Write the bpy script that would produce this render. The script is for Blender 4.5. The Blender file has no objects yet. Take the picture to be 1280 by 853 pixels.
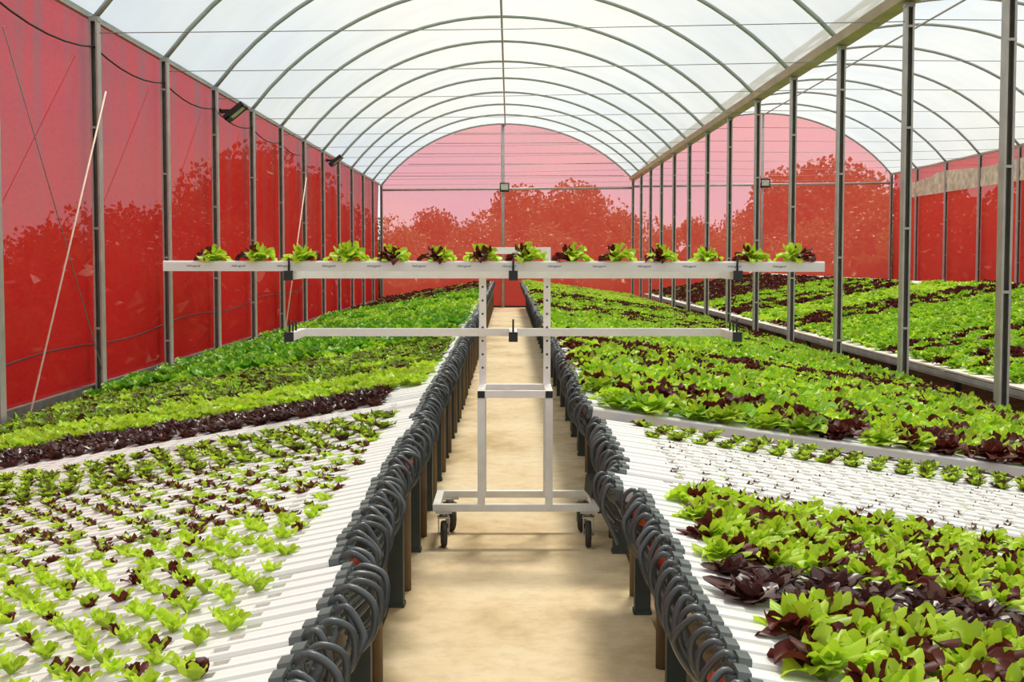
import bpy, bmesh, math, random
from mathutils import Vector, Matrix, Euler, Quaternion

random.seed(7)
PI = math.pi
SC = bpy.context.scene
COL = SC.collection

# ------------------------------------------------------------------ camera
F_PX = 1688.0
cam_d = bpy.data.cameras.new('camera')
cam = bpy.data.objects.new('camera', cam_d)
COL.objects.link(cam)
cam_d.sensor_width = 36.0
cam_d.lens = F_PX / 1280.0 * 36.0
cam_d.clip_start = 0.05
cam_d.clip_end = 2000
CAM_H = 1.62
cam.location = (0, 0, CAM_H)
cam.rotation_euler = (PI / 2 - math.atan(101.5 / F_PX), 0, -math.atan(3.0 / F_PX))
SC.camera = cam

# ------------------------------------------------------------------ sky, sun, exposure
world = bpy.data.worlds.new('sky')
SC.world = world
world.use_nodes = True
wn = world.node_tree
wn.nodes.clear()
w_out = wn.nodes.new('ShaderNodeOutputWorld')
w_bg = wn.nodes.new('ShaderNodeBackground')
w_tc = wn.nodes.new('ShaderNodeTexCoord')
w_map = wn.nodes.new('ShaderNodeMapping')
w_map.inputs['Scale'].default_value = (2.2, 2.2, 5.0)
w_no = wn.nodes.new('ShaderNodeTexNoise')
w_no.inputs['Scale'].default_value = 1.6
w_no.inputs['Detail'].default_value = 6
w_rp = wn.nodes.new('ShaderNodeValToRGB')
w_rp.color_ramp.elements[0].position = 0.42
w_rp.color_ramp.elements[0].color = (0.66, 0.76, 0.90, 1)
w_rp.color_ramp.elements[1].position = 0.60
w_rp.color_ramp.elements[1].color = (0.88, 0.865, 0.84, 1)
wn.links.new(w_tc.outputs['Generated'], w_map.inputs['Vector'])
wn.links.new(w_map.outputs['Vector'], w_no.inputs['Vector'])
wn.links.new(w_no.outputs['Fac'], w_rp.inputs['Fac'])
wn.links.new(w_rp.outputs['Color'], w_bg.inputs['Color'])
wn.links.new(w_bg.outputs['Background'], w_out.inputs['Surface'])
w_bg.inputs['Strength'].default_value = 0.78

sun_d = bpy.data.lights.new('sun', 'SUN')
sun_d.energy = 4.3
sun_d.angle = math.radians(11.0)
sun_d.color = (1.0, 0.95, 0.86)
sun = bpy.data.objects.new('sun', sun_d)
COL.objects.link(sun)
# the sun stands high beyond the back wall, a little to the right
_sd = Vector((0.12, 0.62, 1.25)).normalized()
sun.rotation_euler = (-_sd).to_track_quat('-Z', 'Y').to_euler()
sun.location = (10, 20, 40)

SC.view_settings.view_transform = 'Standard'
SC.view_settings.look = 'None'
SC.view_settings.gamma = 1.0
SC.view_settings.use_curve_mapping = False
SC.view_settings.exposure = 0.60
SC.cycles.max_bounces = 10
SC.cycles.transparent_max_bounces = 16
SC.cycles.transmission_bounces = 8
SC.cycles.diffuse_bounces = 5
SC.cycles.caustics_reflective = False
SC.cycles.caustics_refractive = False

# ------------------------------------------------------------------ helpers: materials
def new_mat(name):
    m = bpy.data.materials.new(name)
    m.use_nodes = True
    nt = m.node_tree
    nt.nodes.clear()
    out = nt.nodes.new('ShaderNodeOutputMaterial')
    return m, nt, out

def N(nt, kind, **kw):
    n = nt.nodes.new(kind)
    for k, v in kw.items():
        if k.startswith('i_'):
            n.inputs[k[2:].replace('_', ' ')].default_value = v
        else:
            setattr(n, k, v)
    return n

def rgba(c):
    return (c[0], c[1], c[2], 1.0)

def ramp(nt, stops):
    r = nt.nodes.new('ShaderNodeValToRGB')
    e = r.color_ramp.elements
    e[0].position, e[0].color = stops[0][0], rgba(stops[0][1])
    e[1].position, e[1].color = stops[-1][0], rgba(stops[-1][1])
    for p, c in stops[1:-1]:
        x = e.new(p)
        x.color = rgba(c)
    return r

def mat_plain(name, col, rough=0.5, metal=0.0, var=0.12, scale=12.0, spec=0.4, bump=0.0, stretch=(1, 1, 1)):
    m, nt, out = new_mat(name)
    p = N(nt, 'ShaderNodeBsdfPrincipled')
    p.inputs['Roughness'].default_value = rough
    p.inputs['Metallic'].default_value = metal
    p.inputs['Specular IOR Level'].default_value = spec
    tc = N(nt, 'ShaderNodeTexCoord')
    mp = N(nt, 'ShaderNodeMapping')
    mp.inputs['Scale'].default_value = stretch
    no = N(nt, 'ShaderNodeTexNoise')
    no.inputs['Scale'].default_value = scale
    no.inputs['Detail'].default_value = 4
    nt.links.new(tc.outputs['Object'], mp.inputs['Vector'])
    nt.links.new(mp.outputs['Vector'], no.inputs['Vector'])
    a = [max(0, c * (1 - var)) for c in col]
    b = [min(1, c * (1 + var)) for c in col]
    r = ramp(nt, [(0.3, a), (0.7, b)])
    nt.links.new(no.outputs['Fac'], r.inputs['Fac'])
    nt.links.new(r.outputs['Color'], p.inputs['Base Color'])
    if bump:
        bp = N(nt, 'ShaderNodeBump')
        bp.inputs['Strength'].default_value = bump
        bp.inputs['Distance'].default_value = 0.01
        nt.links.new(no.outputs['Fac'], bp.inputs['Height'])
        nt.links.new(bp.outputs['Normal'], p.inputs['Normal'])
    nt.links.new(p.outputs['BSDF'], out.inputs['Surface'])
    return m

def mat_leaf(name, base, mid, tip, rough=0.42, trans=0.38, spec=0.35, rnd=0.30):
    """A leaf: colour runs from its base to its rim (vertex attribute 'rim'), differs a little from plant to plant."""
    m, nt, out = new_mat(name)
    at = N(nt, 'ShaderNodeAttribute', attribute_name='rim')
    r = ramp(nt, [(0.0, base), (0.45, mid), (1.0, tip)])
    nt.links.new(at.outputs['Fac'], r.inputs['Fac'])
    oi = N(nt, 'ShaderNodeObjectInfo')
    a2 = N(nt, 'ShaderNodeAttribute', attribute_name='shade')
    ad = N(nt, 'ShaderNodeMath', operation='ADD')
    nt.links.new(oi.outputs['Random'], ad.inputs[0])
    nt.links.new(a2.outputs['Fac'], ad.inputs[1])
    mr = N(nt, 'ShaderNodeMapRange')
    mr.inputs['From Min'].default_value = 0.0
    mr.inputs['From Max'].default_value = 2.0
    mr.inputs['To Min'].default_value = 1.0 - rnd
    mr.inputs['To Max'].default_value = 1.0 + rnd
    nt.links.new(ad.outputs[0], mr.inputs['Value'])
    hs = N(nt, 'ShaderNodeHueSaturation')
    nt.links.new(mr.outputs['Result'], hs.inputs['Value'])
    nt.links.new(r.outputs['Color'], hs.inputs['Color'])
    p = N(nt, 'ShaderNodeBsdfPrincipled')
    p.inputs['Roughness'].default_value = rough
    p.inputs['Specular IOR Level'].default_value = spec
    t = N(nt, 'ShaderNodeBsdfTranslucent')
    nt.links.new(hs.outputs['Color'], p.inputs['Base Color'])
    nt.links.new(hs.outputs['Color'], t.inputs['Color'])
    mx = N(nt, 'ShaderNodeMixShader')
    mx.inputs['Fac'].default_value = trans
    nt.links.new(p.outputs['BSDF'], mx.inputs[1])
    nt.links.new(t.outputs['BSDF'], mx.inputs[2])
    nt.links.new(mx.outputs['Shader'], out.inputs['Surface'])
    return m

def mat_net(name, col, dirt, clear=0.22, streak=0.5, tint=(1.0, 0.93, 0.95)):
    """Woven shade net: part open, the yarn red; grey dirt runs down from the top edge."""
    m, nt, out = new_mat(name)
    tc = N(nt, 'ShaderNodeTexCoord')
    mp = N(nt, 'ShaderNodeMapping')
    mp.inputs['Scale'].default_value = (1.4, 1.4, 0.12)
    no = N(nt, 'ShaderNodeTexNoise')
    no.inputs['Scale'].default_value = 1.5
    no.inputs['Detail'].default_value = 5
    nt.links.new(tc.outputs['Object'], mp.inputs['Vector'])
    nt.links.new(mp.outputs['Vector'], no.inputs['Vector'])
    sp = N(nt, 'ShaderNodeSeparateXYZ')
    nt.links.new(tc.outputs['Object'], sp.inputs['Vector'])
    hi = N(nt, 'ShaderNodeMapRange')
    hi.inputs['From Min'].default_value = 1.6
    hi.inputs['From Max'].default_value = 4.4
    hi.inputs['To Min'].default_value = 0.0
    hi.inputs['To Max'].default_value = 1.0
    nt.links.new(sp.outputs['Z'], hi.inputs['Value'])
    st = N(nt, 'ShaderNodeMapRange')
    st.inputs['From Min'].default_value = 0.44
    st.inputs['From Max'].default_value = 0.62
    nt.links.new(no.outputs['Fac'], st.inputs['Value'])
    mu = N(nt, 'ShaderNodeMath', operation='MULTIPLY')
    nt.links.new(st.outputs['Result'], mu.inputs[0])
    nt.links.new(hi.outputs['Result'], mu.inputs[1])
    mu2 = N(nt, 'ShaderNodeMath', operation='MULTIPLY')
    mu2.inputs[1].default_value = streak
    nt.links.new(mu.outputs[0], mu2.inputs[0])
    # weave
    wv = N(nt, 'ShaderNodeTexNoise')
    wv.inputs['Scale'].default_value = 16.0
    wv.inputs['Detail'].default_value = 6
    wv.inputs['Roughness'].default_value = 0.8
    mpw = N(nt, 'ShaderNodeMapping')
    mpw.inputs['Scale'].default_value = (1.0, 0.6, 2.2)
    nt.links.new(tc.outputs['Object'], mpw.inputs['Vector'])
    nt.links.new(mpw.outputs['Vector'], wv.inputs['Vector'])
    rw = ramp(nt, [(0.3, [c * 0.84 for c in col]), (0.7, [min(1, c * 1.12) for c in col])])
    nt.links.new(wv.outputs['Fac'], rw.inputs['Fac'])
    mc = N(nt, 'ShaderNodeMix', data_type='RGBA')
    nt.links.new(mu2.outputs[0], mc.inputs['Factor'])
    nt.links.new(rw.outputs['Color'], mc.inputs['A'])
    mc.inputs['B'].default_value = rgba(dirt)
    d = N(nt, 'ShaderNodeBsdfDiffuse')
    t = N(nt, 'ShaderNodeBsdfTranslucent')
    nt.links.new(mc.outputs['Result'], d.inputs['Color'])
    nt.links.new(mc.outputs['Result'], t.inputs['Color'])
    m1 = N(nt, 'ShaderNodeMixShader')
    m1.inputs['Fac'].default_value = 0.5
    nt.links.new(d.outputs['BSDF'], m1.inputs[1])
    nt.links.new(t.outputs['BSDF'], m1.inputs[2])
    tr = N(nt, 'ShaderNodeBsdfTransparent')
    tr.inputs['Color'].default_value = rgba(tint)
    m2 = N(nt, 'ShaderNodeMixShader')
    m2.inputs['Fac'].default_value = clear
    nt.links.new(m1.outputs['Shader'], m2.inputs[1])
    nt.links.new(tr.outputs['BSDF'], m2.inputs[2])
    nt.links.new(m2.outputs['Shader'], out.inputs['Surface'])
    return m

def mat_film(name):
    """Milky greenhouse film: some light goes straight through, most is spread."""
    m, nt, out = new_mat(name)
    tc = N(nt, 'ShaderNodeTexCoord')
    no = N(nt, 'ShaderNodeTexNoise')
    no.inputs['Scale'].default_value = 0.8
    no.inputs['Detail'].default_value = 5
    nt.links.new(tc.outputs['Object'], no.inputs['Vector'])
    r = ramp(nt, [(0.3, (0.43, 0.435, 0.405)), (0.7, (0.50, 0.50, 0.47))])
    nt.links.new(no.outputs['Fac'], r.inputs['Fac'])
    d = N(nt, 'ShaderNodeBsdfDiffuse')
    t = N(nt, 'ShaderNodeBsdfTranslucent')
    nt.links.new(r.outputs['Color'], d.inputs['Color'])
    nt.links.new(r.outputs['Color'], t.inputs['Color'])
    m1 = N(nt, 'ShaderNodeMixShader')
    m1.inputs['Fac'].default_value = 0.78
    nt.links.new(d.outputs['BSDF'], m1.inputs[1])
    nt.links.new(t.outputs['BSDF'], m1.inputs[2])
    tr = N(nt, 'ShaderNodeBsdfTransparent')
    tr.inputs['Color'].default_value = (0.97, 0.99, 0.96, 1)
    m2 = N(nt, 'ShaderNodeMixShader')
    m2.inputs['Fac'].default_value = 0.46
    nt.links.new(m1.outputs['Shader'], m2.inputs[1])
    nt.links.new(tr.outputs['BSDF'], m2.inputs[2])
    nt.links.new(m2.outputs['Shader'], out.inputs['Surface'])
    return m

def mat_floor(name):
    m, nt, out = new_mat(name)
    tc = N(nt, 'ShaderNodeTexCoord')
    mp = N(nt, 'ShaderNodeMapping')
    mp.inputs['Scale'].default_value = (1.0, 0.55, 1.0)
    n1 = N(nt, 'ShaderNodeTexNoise')
    n1.inputs['Scale'].default_value = 1.3
    n1.inputs['Detail'].default_value = 8
    n1.inputs['Roughness'].default_value = 0.62
    n2 = N(nt, 'ShaderNodeTexNoise')
    n2.inputs['Scale'].default_value = 9.0
    n2.inputs['Detail'].default_value = 8
    n2.inputs['Roughness'].default_value = 0.7
    nt.links.new(tc.outputs['Object'], mp.inputs['Vector'])
    nt.links.new(mp.outputs['Vector'], n1.inputs['Vector'])
    nt.links.new(tc.outputs['Object'], n2.inputs['Vector'])
    r1 = ramp(nt, [(0.32, (0.57, 0.41, 0.22)), (0.47, (0.75, 0.58, 0.365)), (0.72, (0.83, 0.69, 0.48))])
    nt.links.new(n1.outputs['Fac'], r1.inputs['Fac'])
    r2 = ramp(nt, [(0.30, (0.84, 0.82, 0.78)), (0.55, (1, 1, 1))])
    nt.links.new(n2.outputs['Fac'], r2.inputs['Fac'])
    mx = N(nt, 'ShaderNodeMix', data_type='RGBA', blend_type='MULTIPLY')
    mx.inputs['Factor'].default_value = 1.0
    nt.links.new(r1.outputs['Color'], mx.inputs['A'])
    nt.links.new(r2.outputs['Color'], mx.inputs['B'])
    # dark algae stains along the two edges
    sp = N(nt, 'ShaderNodeSeparateXYZ')
    nt.links.new(tc.outputs['Object'], sp.inputs['Vector'])
    ab = N(nt, 'ShaderNodeMath', operation='ABSOLUTE')
    nt.links.new(sp.outputs['X'], ab.inputs[0])
    n3 = N(nt, 'ShaderNodeTexNoise')
    n3.inputs['Scale'].default_value = 2.4
    n3.inputs['Detail'].default_value = 6
    nt.links.new(tc.outputs['Object'], n3.inputs['Vector'])
    ad = N(nt, 'ShaderNodeMath', operation='MULTIPLY_ADD')
    ad.inputs[1].default_value = 0.75
    nt.links.new(n3.outputs['Fac'], ad.inputs[0])
    nt.links.new(ab.outputs[0], ad.inputs[2])
    ed = N(nt, 'ShaderNodeMapRange')
    ed.inputs['From Min'].default_value = 0.82
    ed.inputs['From Max'].default_value = 1.02
    ed.inputs['To Max'].default_value = 0.6
    nt.links.new(ad.outputs[0], ed.inputs['Value'])
    mx2 = N(nt, 'ShaderNodeMix', data_type='RGBA')
    nt.links.new(ed.outputs['Result'], mx2.inputs['Factor'])
    nt.links.new(mx.outputs['Result'], mx2.inputs['A'])
    mx2.inputs['B'].default_value = (0.26, 0.20, 0.085, 1)
    p = N(nt, 'ShaderNodeBsdfPrincipled')
    p.inputs['Roughness'].default_value = 0.85
    p.inputs['Specular IOR Level'].default_value = 0.15
    nt.links.new(mx2.outputs['Result'], p.inputs['Base Color'])
    bp = N(nt, 'ShaderNodeBump')
    bp.inputs['Strength'].default_value = 0.25
    bp.inputs['Distance'].default_value = 0.01
    nt.links.new(n2.outputs['Fac'], bp.inputs['Height'])
    nt.links.new(bp.outputs['Normal'], p.inputs['Normal'])
    nt.links.new(p.outputs['BSDF'], out.inputs['Surface'])
    return m

M = {}
M['white'] = mat_plain('white_plastic', (0.74, 0.735, 0.71), 0.35, var=0.04, scale=3.0, stretch=(0.5, 6, 6))
M['cap'] = mat_plain('grey_plastic', (0.075, 0.09, 0.085), 0.45, var=0.2)
M['hole'] = mat_plain('growing_foam', (0.72, 0.70, 0.65), 0.9)
M['hose'] = mat_plain('hose_rubber', (0.060, 0.072, 0.075), 0.38, var=0.3, spec=0.6)
M['black'] = mat_plain('black_plastic', (0.018, 0.02, 0.02), 0.45)
M['black_leg'] = mat_plain('black_leg', (0.045, 0.055, 0.05), 0.6, var=0.35, scale=8, stretch=(1, 1, 0.3))
M['brown_leg'] = mat_plain('brown_leg', (0.17, 0.115, 0.065), 0.6, var=0.35, scale=8, stretch=(1, 1, 0.3))
M['red_fit'] = mat_plain('red_fitting', (0.75, 0.11, 0.05), 0.4)
M['steel'] = mat_plain('galvanised_steel', (0.46, 0.46, 0.43), 0.45, 0.35, var=0.15, scale=5)
M['steel_shaded'] = mat_plain('galvanised_shaded', (0.34, 0.31, 0.28), 0.7, 0.0)  # same steel, recess shade of the posts put into a darker colour
M['pipe'] = mat_plain('galvanised_pipe', (0.36, 0.40, 0.38), 0.42, 0.35, var=0.10, scale=4)
M['gutter'] = mat_plain('gutter_steel', (0.52, 0.48, 0.36), 0.5, 0.25, var=0.15, scale=2)
M['cart'] = mat_plain('cart_white', (0.90, 0.88, 0.84), 0.4, var=0.05)
M['rubber'] = mat_plain('wheel_rubber', (0.055, 0.048, 0.04), 0.7)
M['fork'] = mat_plain('caster_steel', (0.55, 0.53, 0.48), 0.4, 0.5)
M['wire'] = mat_plain('wire_grey', (0.30, 0.31, 0.30), 0.5, 0.3)
M['cable'] = mat_plain('cable_dark', (0.045, 0.02, 0.02), 0.7)
M['rope'] = mat_plain('rope_pale', (0.80, 0.66, 0.55), 0.8)
M['soil'] = mat_plain('soil', (0.23, 0.155, 0.085), 0.95, var=0.5, scale=6, bump=0.5)
M['concrete'] = mat_plain('concrete_grey', (0.15, 0.135, 0.11), 0.9, var=0.25, scale=6)
M['grass'] = mat_plain('grass', (0.10, 0.17, 0.04), 0.95, var=0.5, scale=0.6)
M['cover'] = mat_plain('cover_board', (0.80, 0.70, 0.60), 0.6, var=0.08, scale=4)
M['trough'] = mat_plain('trough_grey', (0.33, 0.34, 0.32), 0.6, var=0.2, scale=5)
M['cloth'] = mat_plain('beige_cloth', (0.72, 0.62, 0.48), 0.9, var=0.3, scale=5)
M['glass'] = mat_plain('lamp_glass', (0.62, 0.70, 0.58), 0.2, var=0.1)
M['bark'] = mat_plain('bark', (0.12, 0.08, 0.05), 0.9, var=0.4)
M['ink'] = mat_plain('ink_dark', (0.05, 0.06, 0.07), 0.6)
M['ink_blue'] = mat_plain('ink_blue', (0.06, 0.10, 0.24), 0.6)
M['floor'] = mat_floor('path_concrete')
M['film'] = mat_film('greenhouse_film')
M['net'] = mat_net('red_net', (0.86, 0.036, 0.032), (0.36, 0.13, 0.13), clear=0.105, streak=0.8)
M['net_right'] = mat_net('red_net_right', (0.95, 0.065, 0.050), (0.35, 0.10, 0.10), clear=0.13, streak=0.0)
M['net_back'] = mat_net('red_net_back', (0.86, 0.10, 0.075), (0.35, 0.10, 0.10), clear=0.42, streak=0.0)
# leaf colours
LF = {}
LF['lime'] = mat_leaf('leaf_lime', (0.66, 0.76, 0.18), (0.50, 0.70, 0.045), (0.48, 0.66, 0.03))
LF['green'] = mat_leaf('leaf_green', (0.50, 0.66, 0.11), (0.32, 0.56, 0.030), (0.28, 0.52, 0.022))
LF['deep'] = mat_leaf('leaf_deep', (0.36, 0.52, 0.08), (0.13, 0.34, 0.018), (0.10, 0.30, 0.015))
LF['olive'] = mat_leaf('leaf_olive', (0.38, 0.48, 0.05), (0.22, 0.35, 0.02), (0.15, 0.20, 0.018), trans=0.3)
LF['red'] = mat_leaf('leaf_red', (0.20, 0.15, 0.03), (0.12, 0.024, 0.014), (0.085, 0.014, 0.010), rough=0.45, trans=0.28, spec=0.2)
LF['brown'] = mat_leaf('leaf_brown', (0.16, 0.13, 0.03), (0.095, 0.035, 0.022), (0.085, 0.024, 0.016), rough=0.45, trans=0.25, spec=0.2)
LF['purple'] = mat_leaf('leaf_purple', (0.20, 0.09, 0.02), (0.085, 0.030, 0.022), (0.055, 0.020, 0.026), rough=0.32, trans=0.22, spec=0.5)
LF['tree'] = mat_leaf('leaf_tree', (0.10, 0.15, 0.03), (0.08, 0.13, 0.025), (0.09, 0.15, 0.03), trans=0.2, rnd=0.5)
LF['tree2'] = mat_leaf('leaf_tree_pale', (0.15, 0.17, 0.05), (0.14, 0.17, 0.04), (0.15, 0.18, 0.05), trans=0.2, rnd=0.5)

# ------------------------------------------------------------------ helpers: meshes
class MB:
    def __init__(self):
        self.v, self.f, self.mi, self.sm = [], [], [], []
        self.rim, self.shade = [], []
        self.mats = []

    def m(self, mat):
        if mat not in self.mats:
            self.mats.append(mat)
        return self.mats.index(mat)

    def add(self, vs, fs, mat, smooth=False, rim=None, shade=0.5):
        o = len(self.v)
        self.v += [tuple(p) for p in vs]
        k = self.m(mat)
        for f in fs:
            self.f.append(tuple(i + o for i in f))
            self.mi.append(k)
            self.sm.append(smooth)
        self.rim += (list(rim) if rim else [0.5] * len(vs))
        self.shade += [shade] * len(vs)

    def box(self, x0, x1, y0, y1, z0, z1, mat, mtx=None):
        vs = [Vector((x, y, z)) for z in (z0, z1) for y in (y0, y1) for x in (x0, x1)]
        if mtx:
            vs = [mtx @ p for p in vs]
        self.add(vs, [(0, 2, 3, 1), (4, 5, 7, 6), (0, 1, 5, 4), (2, 6, 7, 3), (0, 4, 6, 2), (1, 3, 7, 5)], mat)

    def tube(self, pts, r, mat, n=8, caps=True, rz=None):
        pts = [Vector(p) for p in pts]
        rings = []
        up = None
        for i, p in enumerate(pts):
            a = pts[max(i - 1, 0)]
            b = pts[min(i + 1, len(pts) - 1)]
            t = (b - a).normalized()
            if up is None:
                up = Vector((0, 0, 1)) if abs(t.z) < 0.9 else Vector((1, 0, 0))
            s = t.cross(up).normalized()
            up = s.cross(t).normalized()
            rr = r[i] if isinstance(r, (list, tuple)) else r
            rings.append([p + (s * math.cos(2 * PI * k / n) + up * math.sin(2 * PI * k / n)) * rr for k in range(n)])
        vs = [q for ring in rings for q in ring]
        fs = []
        for i in range(len(pts) - 1):
            for k in range(n):
                a, b = i * n + k, i * n + (k + 1) % n
                fs.append((a, b, b + n, a + n))
        if caps:
            fs.append(tuple(range(n - 1, -1, -1)))
            fs.append(tuple(range((len(pts) - 1) * n, len(pts) * n)))
        self.add(vs, fs, mat, True)

    def prism(self, prof, axis_pts, mat, caps=True, closed=True, smooth=False):
        """prof: list of (a, b); axis_pts: list of functions or (origin, ea, eb) frames."""
        n = len(prof)
        vs = []
        for (o, ea, eb) in axis_pts:
            o, ea, eb = Vector(o), Vector(ea), Vector(eb)
            vs += [o + ea * a + eb * b for a, b in prof]
        fs = []
        for i in range(len(axis_pts) - 1):
            for k in range(n if closed else n - 1):
                a, b = i * n + k, i * n + (k + 1) % n
                fs.append((a, b, b + n, a + n))
        if caps and closed:
            fs.append(tuple(range(n - 1, -1, -1)))
            fs.append(tuple(range((len(axis_pts) - 1) * n, len(axis_pts) * n)))
        self.add(vs, fs, mat, smooth)

    def mesh(self, name):
        me = bpy.data.meshes.new(name)
        me.from_pydata(self.v, [], self.f)
        for mt in self.mats:
            me.materials.append(mt)
        me.polygons.foreach_set('material_index', self.mi)
        me.polygons.foreach_set('use_smooth', self.sm)
        a = me.attributes.new('rim', 'FLOAT', 'POINT')
        a.data.foreach_set('value', self.rim)
        a = me.attributes.new('shade', 'FLOAT', 'POINT')
        a.data.foreach_set('value', self.shade)
        me.update()
        return me

def link(name, me, parent=None, loc=None, rot=None, scale=None):
    o = bpy.data.objects.new(name, me)
    COL.objects.link(o)
    if parent is not None:
        o.parent = parent
    if loc is not None:
        o.location = loc
    if rot is not None:
        o.rotation_euler = rot
    if scale is not None:
        o.scale = (scale, scale, scale) if not hasattr(scale, '__len__') else scale
    return o

def tag(o, label=None, cat=None, group=None, kind=None):
    if label:
        o['label'] = label
    if cat:
        o['category'] = cat
    if group:
        o['group'] = group
    if kind:
        o['kind'] = kind
    return o

_U = 'first second third fourth fifth sixth seventh eighth ninth'.split()
_ORD_OLD = ['first', 'second', 'third', 'fourth', 'fifth', 'sixth', 'seventh', 'eighth', 'ninth', 'tenth',
       'eleventh', 'twelfth', 'thirteenth', 'fourteenth', 'fifteenth', 'sixteenth', 'seventeenth']

ORD = _ORD_OLD + ['eighteenth', 'nineteenth']
for _a, _b in (('twenty', 'twentieth'), ('thirty', 'thirtieth'), ('forty', 'fortieth'), ('fifty', 'fiftieth'), ('sixty', 'sixtieth'),
               ('seventy', 'seventieth'), ('eighty', 'eightieth'), ('ninety', 'ninetieth')):
    ORD += [_b] + [_a + '-' + u for u in _U]

# ------------------------------------------------------------------ layout
XL, XR, XR2 = -4.33, 4.17, 12.9          # left wall, post row between the two bays, right wall
YB = 45.96                               # back wall
YF = -5.0                                # the house goes on behind the camera
FRAMES = [YB - 0.12 - 2.87 * k for k in range(17)]
FRAMES = [y for y in FRAMES if y > YF]
EAVE, GUT, EAVE2 = 4.14, 4.34, 4.50
RIDGE1, RIDGE2 = (-0.15, 6.20), (8.55, 6.55)

def arc(x0, z0, x1, z1, xa, za, n=28):
    """two circle-like halves meeting at the apex with a level tangent"""
    pts = []
    for i in range(n + 1):
        x = x0 + (x1 - x0) * i / n
        if x <= xa:
            w, h = xa - x0, za - z0
        else:
            w, h = x1 - xa, za - z1
        R = (w * w + h * h) / (2 * h)
        d = x - xa
        pts.append((x, za - R + math.sqrt(max(R * R - d * d, 0))))
    return pts

ARC1 = arc(XL, EAVE, XR, GUT, *RIDGE1)
ARC2 = arc(XR, GUT, XR2, EAVE2, *RIDGE2)

# ------------------------------------------------------------------ setting
mb = MB()
mb.box(-60, 80, -10, 180, -0.30, -0.12, M['grass'])
tag(link('ground', mb.mesh('ground')), 'grass outside the greenhouse', kind='structure')
mb = MB()
mb.box(XL - 0.25, XR2 + 0.2, YF, YB + 0.1, -0.12, -0.03, M['soil'])
tag(link('floor', mb.mesh('floor')), 'bare brown soil under the benches', kind='structure')
mb = MB()
mb.box(-0.60, 0.60, YF, YB, -0.03, 0.0, M['floor'])
tag(link('floor_path', mb.mesh('path'), loc=(0.04, 0, 0)), 'pale tan concrete path between the benches', kind='structure')

def film(name, a, label):
    mb = MB()
    ys = [YF - 0.3] + FRAMES[::-1] + [YB]
    ys = sorted(set([YF - 0.3, YB + 0.02] + FRAMES))
    rows = []
    for i, y in enumerate(ys):
        rows.append((y, 0.045))
        if i < len(ys) - 1:
            rows.append(((y + ys[i + 1]) / 2, 0.022))
    vs, fs = [], []
    n = len(a)
    for (y, lift) in rows:
        vs += [(x, y, z + lift) for x, z in a]
    for i in range(len(rows) - 1):
        for k in range(n - 1):
            q = i * n + k
            fs.append((q, q + 1, q + n + 1, q + n))
    mb.add(vs, fs, M['film'], True)
    return tag(link(name, mb.mesh(name)), label, kind='structure')

film('ceiling', ARC1, 'milky white arched film roof of the main bay')
film('ceiling', ARC2, 'milky white arched film roof of the right-hand bay')

def wall_plane(name, pts_fn, label, mat):
    mb = MB()
    vs, fs = pts_fn()
    mb.add(vs, fs, mat, True)
    return tag(link(name, mb.mesh(name)), label, kind='structure')

def wl():
    ys = [YF + (YB - YF) * i / 60 for i in range(61)]
    zs = [0.30, 1.0, 1.8, 2.6, 3.4, 4.0, EAVE + 0.03]
    vs = []
    for y in ys:
        for z in zs:
            vs.append((XL - 0.12 + 0.012 * math.sin(y * 2.1 + z * 3) - 0.02 * (1 - abs(z - 2.2) / 2.2), y, z))
    n = len(zs)
    return vs, [(i * n + k, (i + 1) * n + k, (i + 1) * n + k + 1, i * n + k + 1) for i in range(60) for k in range(n - 1)]
wall_plane('wall_left', wl, 'red shade net along the left side, dirty near its top', M['net'])

def wr():
    ys = [YF + (YB - YF) * i / 40 for i in range(41)]
    zs = [0.1, 1.2, 2.4, 3.6, EAVE2 + 0.03]
    vs = [(XR2 + 0.12 + 0.012 * math.sin(y * 2.3 + z * 3), y, z) for y in ys for z in zs]
    n = len(zs)
    return vs, [(i * n + k, i * n + k + 1, (i + 1) * n + k + 1, (i + 1) * n + k) for i in range(40) for k in range(n - 1)]
wall_plane('wall_right', wr, 'red shade net along the far right side', M['net_right'])

def wb(a):
    def fn():
        n = len(a)
        lv = 6
        vs, fs = [], []
        for i in range(lv + 1):
            t = i / lv
            vs += [(x, YB + 0.03, 0.02 + (z - 0.02) * t) for x, z in a]
        for i in range(lv):
            for k in range(n - 1):
                q = i * n + k
                fs.append((q, q + 1, q + n + 1, q + n))
        return vs, fs
    return fn
wall_plane('wall_back', wb(ARC1), 'red net gable at the far end of the main bay', M['net_back'])
wall_plane('wall_back', wb(ARC2), 'red net gable at the far end of the right-hand bay', M['net_back'])

mb = MB()
mb.box(XL - 0.22, XL - 0.06, YF, YB, -0.10, 0.30, M['concrete'])
tag(link('baseboard_left', mb.mesh('baseboard')), 'grey concrete kerb under the left red net', kind='structure')
mb = MB()
mb.box(XL, XR2, YB - 0.05, YB + 0.0, -0.05, 0.06, M['black'])
tag(link('baseboard_back', mb.mesh('baseboard')), 'dark strip along the foot of the back net', kind='structure')
mb = MB()
mb.box(XR2 + 0.05, XR2 + 0.2, YF, YB, -0.10, 0.12, M['concrete'])
tag(link('baseboard_right', mb.mesh('baseboard')), 'grey kerb under the right red net', kind='structure')

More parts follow.
